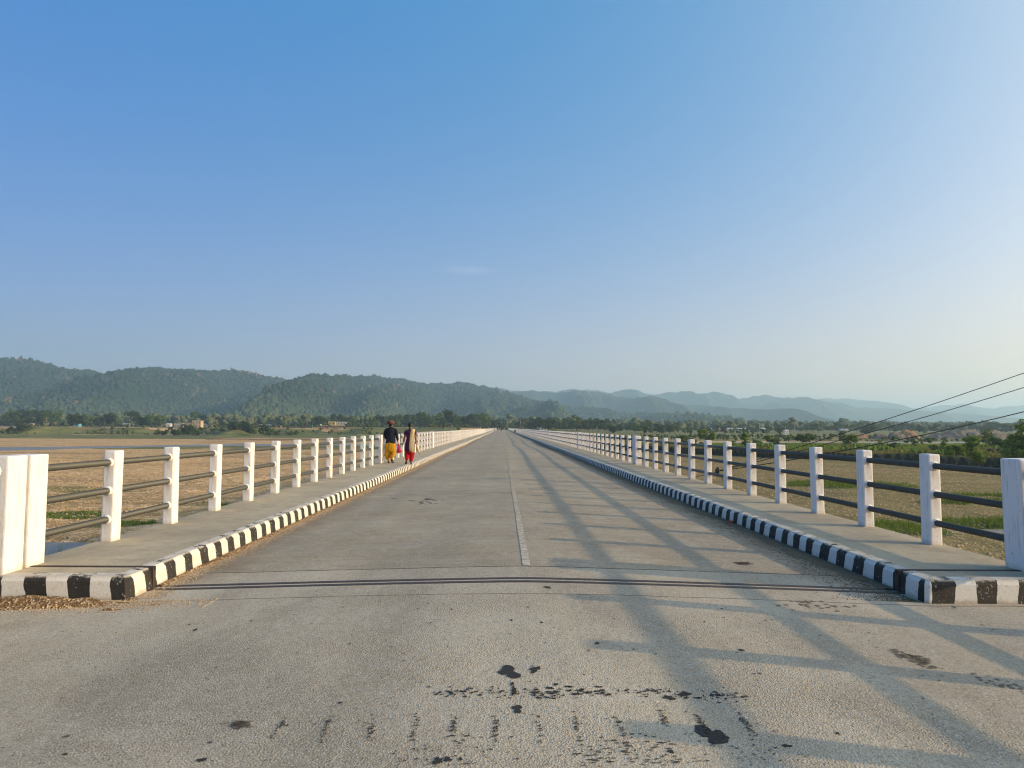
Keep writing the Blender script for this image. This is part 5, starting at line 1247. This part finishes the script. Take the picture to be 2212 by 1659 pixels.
# ---------------------------------------------------------------- cables, coil and pole on the right
A = unproject(1549, 1018, x=CX+5.28)
def cable(p0, p1, sag, r, label):
    mb = MB(); pts = []
    for k in range(25):
        t = k/24; p = Vector(p0).lerp(Vector(p1), t); p.z -= 4*sag*t*(1-t); pts.append(p)
    mb.tube(pts, r, 6); tag(mb.build('cable', M['cable']), label, 'cable', 'cables rising to the right')
PP = Vector((15.4, 17.2, 0))
for dy, sag, r, lab in ((735, .10, .010, 'highest of the three black cables rising to the right'), (774, .12, .010, 'middle one of the three black cables rising to the right'), (838, .17, .013, 'lowest and thickest of the three black cables')):
    B = unproject(1085 + PP.x/PP.y*FPX, dy, Y=PP.y); cable(A, B, sag, r, lab)
mb = MB()
for k in range(4):
    rr = .055+.012*k; mb.tube([(.012*(k-1.5), rr*math.cos(a*.42), rr*1.15*math.sin(a*.42)) for a in range(16)], .012, 6)
o = mb.build('cable_coil', M['cable']); o.location = A; tag(o, 'black coil of cable tied behind a right railing post', 'cable coil')
cable(A, (CX+5.28, A.y+2.9, A.z-.35), .05, .009, 'short black cable hanging along the deck edge left of the coil')
cable(A, (CX+5.28, A.y-1.6, HK-.35), .0, .009, 'short black cable running down from the coil to the deck edge')
pr = empty('utility_pole', (PP.x, PP.y, 0)); pr.location.z = float(ground_h(PP.x, PP.y))-.5; tag(pr, 'concrete pole carrying the black cables beyond the right edge', 'utility pole')
mb = MB(); mb.tube([(0, 0, 0), (0, 0, EYE+3.2-pr.location.z)], [.13, .08], 10); mb.build('pole', M['side'], pr, True)
mb = MB(); mb.cbox((0, 0, EYE+2.6-pr.location.z), (.08, .9, .08)); mb.build('crossarm', M['rust'], pr)

# ---------------------------------------------------------------- village, heaps, poles
def house(dx, Y, w, d, h, col, label, roof='flat', roofcol=(.3, .28, .25), storeys=1, rot=0.0, dz=0.0, group='houses of the far village'):
    x = px(dx, Y=Y); z = float(ground_h(x, Y)) + dz; r = empty('house', (x, Y, z), rot); tag(r, label, 'house', group)
    wm = plain('house_wall', col, .9, .12, .4); b = MB(); b.box(-w/2, w/2, -d/2, d/2, -1, h); b.build('wall', wm, r)
    b = MB()
    if roof == 'flat':
        b.box(-w/2-.4, w/2+.4, -d/2-.4, d/2+.4, h+.003, h+.25); b.box(-w/2, w/2, -d/2, -d/2+.15, h+.253, h+.8); b.box(-w/2, -w/2+.15, -d/2+.153, d/2, h+.253, h+.8)
    else:
        o_ = .5; b.add([(-w/2-o_, -d/2-o_, h), (w/2+o_, -d/2-o_, h), (w/2+o_, d/2+o_, h), (-w/2-o_, d/2+o_, h), (-w/2-o_, 0, h+d*.22), (w/2+o_, 0, h+d*.22)], [(0, 1, 5, 4), (2, 3, 4, 5), (0, 4, 3), (1, 2, 5), (0, 3, 2, 1)])
    b.build('roof', plain('house_roof', roofcol, .8, .15, 1), r)
    dkm = M['cable']; n = max(1, int(w/3)); sh = h/storeys
    for s in range(storeys):
        for k in range(n):
            xc = -w/2 + w*(k+.5)/n; z0 = s*sh+.9
            if s == 0 and k == n//2:
                b = MB(); b.box(xc-.5, xc+.5, -d/2-.04, -d/2+.05, 0, 2.1); b.build('door', dkm, r)
            else:
                f = MB(); f.box(xc-.65, xc+.65, -d/2-.06, -d/2-.003, z0-.1, z0+1.3); fo = f.build('window', wm, r); g_ = MB(); g_.box(xc-.5, xc+.5, -d/2-.09, -d/2-.062, z0, z0+1.2); g_.build('pane', dkm, fo)
    return r
crmc, wht, brk = (.42, .33, .22), (.44, .42, .39), (.36, .17, .10)
house(65, 790, 9, 7, 4, (.55, .42, .28), 'small pale house at the far left edge of the village', 'flat')
house(170, 690, 5, 5, 3, (.10, .30, .42), 'blue hut under the dark trees on the left terrace', 'gable', (.12, .3, .4))
house(275, 730, 7, 5, 3, (.5, .42, .33), 'low house below the flat-crowned tree', 'gable', (.35, .33, .32))
house(296, 735, 4, 4, 2.6, (.2, .38, .5), 'tiny bluish shed right of the flat-crowned tree', 'gable', (.3, .4, .5))
house(362, 800, 10, 6, 3.2, wht, 'white low house between the bushy trees and the cream house', 'gable', (.5, .5, .5))
house(389, 810, 10, 6, 4.2, (.42, .40, .36), 'grey house left of the cream two-storey house', 'flat')
house(408, 820, 11, 7, 4.6, crmc, 'cream house touching the two-storey one on its left', 'flat')
house(429, 800, 10, 7, 7.4, crmc, 'cream two-storey house with dark window openings', 'flat', (.4, .35, .28), 2)
house(448, 830, 14, 6, 3.2, (.30, .29, .27), 'long dark low house right of the two-storey one', 'gable', (.22, .22, .22))
house(510, 830, 11, 7, 4.2, crmc, 'cream single-storey house in the middle of the left village', 'flat')
house(585, 850, 26, 6, 2.6, (.5, .40, .32), 'long low pinkish wall house behind the bushes', 'gable', (.45, .42, .4))
house(686, 760, 9, 6, 5.5, (.28, .52, .42), 'pale green house left of the yellow house', 'flat')
house(719, 750, 8, 6, 6.5, (.45, .35, .14), 'yellow house behind the left railing', 'flat', (.4, .35, .2), 2)
house(737, 755, 12, 6, 6.0, wht, 'unfinished white house right of the yellow house', 'flat', (.5, .5, .5), 2)
house(725, 730, 40, 3, 2.2, (.34, .18, .11), 'long reddish brick wall below the yellow house', 'gable', (.34, .18, .11))
house(1171, 640, 9, 5, 2.6, (.45, .5, .52), 'pale long roof among trees right of the bridge end', 'gable', (.22, .24, .25), dz=0)
for dx, Y, col, lab in ((1560, 760, (.36, .2, .18), 'pinkish house far behind the saplings'), (1576, 770, wht, 'white house far behind the saplings'), (1600, 760, wht, 'second white house far behind the saplings, near the slender tree'), (1650, 800, (.5, .5, .5), 'grey house far behind the saplings'), (1820, 720, wht, 'white shed left of the brown sand heap'), (1528, 770, (.5, .48, .4), 'long pale shed at the left end of the far right village')):
    house(dx, Y, 8, 6, 3, col, lab, 'gable', (.34, .34, .35), dz=0.3, group='houses of the far right village')
# water tank tower
tw = px(1697, Y=560); r = empty('water_tower', (tw, 560, float(ground_h(tw, 560)))); tag(r, 'small white tank tower on four legs standing on the far plain', 'water tower')
for a, b in ((-1, -1), (1, -1), (1, 1), (-1, 1)): m_ = MB(); m_.cbox((a*1.2, b*1.2, 1.8), (.45, .45, 3.8)); m_.build('leg', M['post'], r)
m_ = MB(); m_.cbox((0, 0, 2.2), (2.0, 2.6, .35)); m_.build('brace', M['post'], r); m_ = MB(); m_.cbox((0, 0, 4.2), (3.4, 3.4, 1.0)); m_.build('tank', M['post'], r)
# poles
for dx, Y, h, lab in ((102, 760, 9, 'thin pale pole far left among dark trees'), (41, 780, 8, 'short pole at the left edge of the treeline'), (1096, 640, 10, 'pale pole beside the palms at the bridge end'), (1124, 640, 10, 'pale pole right of the palms'), (1640, 640, 9, 'pole left of the white tank tower'), (1716, 640, 9, 'pole right of the white tank tower')):
    x = px(dx, Y=Y); r = empty('power_pole', (x, Y, float(ground_h(x, Y))+1)); tag(r, lab, 'pole', 'distant poles'); m_ = MB(); m_.tube([(0, 0, -2), (0, 0, h)], [.28, .18], 6); m_.build('pole', M['side'], r); m_ = MB(); m_.cbox((0, 0, h-.8), (2, .15, .15)); m_.build('crossarm', M['side'], r)
# heaps of sand and gravel
sandm = plain('heap_sand', (.30, .18, .10), .95, .3, .6, .5); gravm = plain('heap_gravel', (.17, .145, .12), .95, .35, .5, .5)
def bigheap(dx, Y, w, d, h, mat, lab, seed):
    x = px(dx, Y=Y); n = 50; g_ = np.linspace(-1, 1, n); XX, YY = np.meshgrid(g_, g_); r_ = np.sqrt(XX**2 + YY**2*1.0); prof = np.clip((1-r_)*1.9, 0, 1)
    Z = h*prof*(1 + .3*fbm(XX*w/14+seed, YY*3, 3)) + fbm(XX*w/4+seed, YY*5, 4, .65)*h*.45*(r_ < .95) - .2
    P = np.stack([x+XX*w/2, Y+YY*d/2, Z+ground_h(x+XX*w/2, Y+YY*d/2)], -1).reshape(-1, 3); ii = np.arange(n*n).reshape(n, n); q = np.stack([ii[:-1, :-1], ii[:-1, 1:], ii[1:, 1:], ii[1:, :-1]], -1).reshape(-1, 4)
    tag(link('sand_heap', arr_mesh('sand_heap', P, q), mat, smooth=True), lab, 'heap', 'heaps on the far river bank')
bigheap(1958, 430, 17, 12, 4.6, sandm, 'steep orange-brown sand heap right of the cables', 1)
bigheap(1935, 425, 14, 10, 3.6, gravm, 'dark grey heap joined to the left of the orange one', 2)
bigheap(2095, 450, 66, 26, 4.6, gravm, 'long grey gravel heap at the far right', 3)
bigheap(1898, 430, 12, 8, 2.6, gravm, 'small pointed grey heap left of the orange one', 4)
bigheap(1860, 440, 24, 10, 2.2, sandm, 'low pale brown heap leftmost of the row', 5)
bigheap(2150, 420, 26, 12, 3.4, gravm, 'rounded grey heap behind the big tree at the right edge', 6)
# buffaloes
def buffalo(dx, dy, lab):
    p = unproject(dx, dy, z=ZB+1.75); v = [(0, -.5, 1.0, (.30, .34)), (0, 0, .98, (.34, .38)), (0, .5, 1.0, (.28, .32)), (0, .85, .9, (.16, .18)), (0, 1.08, .66, (.12, .13)), (0, 1.24, .45, .075), (0, -.82, 1.0, .10), (0, -.9, .6, .03)]
    e = [(0, 1), (1, 2), (2, 3), (3, 4), (4, 5), (0, 6), (6, 7)]
    for s in (-1, 1):
        for yy in (-.5, .5):
            n = len(v); v += [(s*.2, yy, .72, .13), (s*.2, yy+.05, .4, .075), (s*.2, yy, .06, .06)]; e += [(0 if yy < 0 else 2, n), (n, n+1), (n+1, n+2)]
    m1 = skin(v, e, 1); mb = MB()
    for s in (-1, 1): mb.tube([(s*.08, 1.0, .82), (s*.28, .9, .86), (s*.34, .8, 1.0)], [.035, .03, .01], 6); mb.tube([(s*.12, 1.0, .74), (s*.26, .98, .70)], [.05, .02], 6)
    me = join('buffalo', [m1, mb.mesh('h')], plain('buffalo_hide', (.02, .017, .015), .7, .2, 6)); o = bpy.data.objects.new('buffalo', me); C.objects.link(o)
    o.location = (p.x, p.y, float(ground_h(p.x, p.y))); o.rotation_euler = (0, 0, R(80 if dx < 2150 else 100)); o.scale = (.8, .8, .75); tag(o, lab, 'buffalo', 'dark buffaloes grazing on the terrace')
buffalo(2141, 979, 'dark buffalo grazing left, below the round dark young tree'); buffalo(2160, 979, 'dark buffalo grazing right, nearer the big tree')
# white egret by the left river
x = px(444, Y=252); mb = MB(); mb.loft([(0, 0, .35, .04, .05), (0, 0, .45, .09, .16), (0, .05, .58, .08, .12), (0, .1, .7, .03, .03), (0, .08, .9, .025, .025), (0, .12, .95, .04, .05)], 10); mb.tube([(0, .14, .94), (0, .28, .92)], [.015, .004], 5)
for s in (-1, 1): mb.tube([(s*.04, 0, .38), (s*.04, 0, -.1)], .012, 5)
o = mb.build('egret', plain('white_feather', (.75, .75, .73), .8, .05, 5), None, True); o.location = (x, 252, float(ground_h(x, 252))); tag(o, 'small white egret standing at the edge of the left river', 'bird')

# ---------------------------------------------------------------- haze
mb = MB(); mb.box(-14000, 14000, -400, 15500, -14, 440)
hz = bpy.data.materials.new('haze_air'); hz.use_nodes = True
t = hz.node_tree; t.nodes.remove(t.nodes['Principled BSDF'])
pv = t.nodes.new('ShaderNodeVolumePrincipled'); pv.inputs['Color'].default_value = (0.54, 0.80, 1.0, 1); pv.inputs['Density'].default_value = 1.8e-4; pv.inputs['Anisotropy'].default_value = 0.3
t.links.new(pv.outputs[0], t.nodes['Material Output'].inputs['Volume'])
tag(mb.build('haze', hz), kind='stuff')
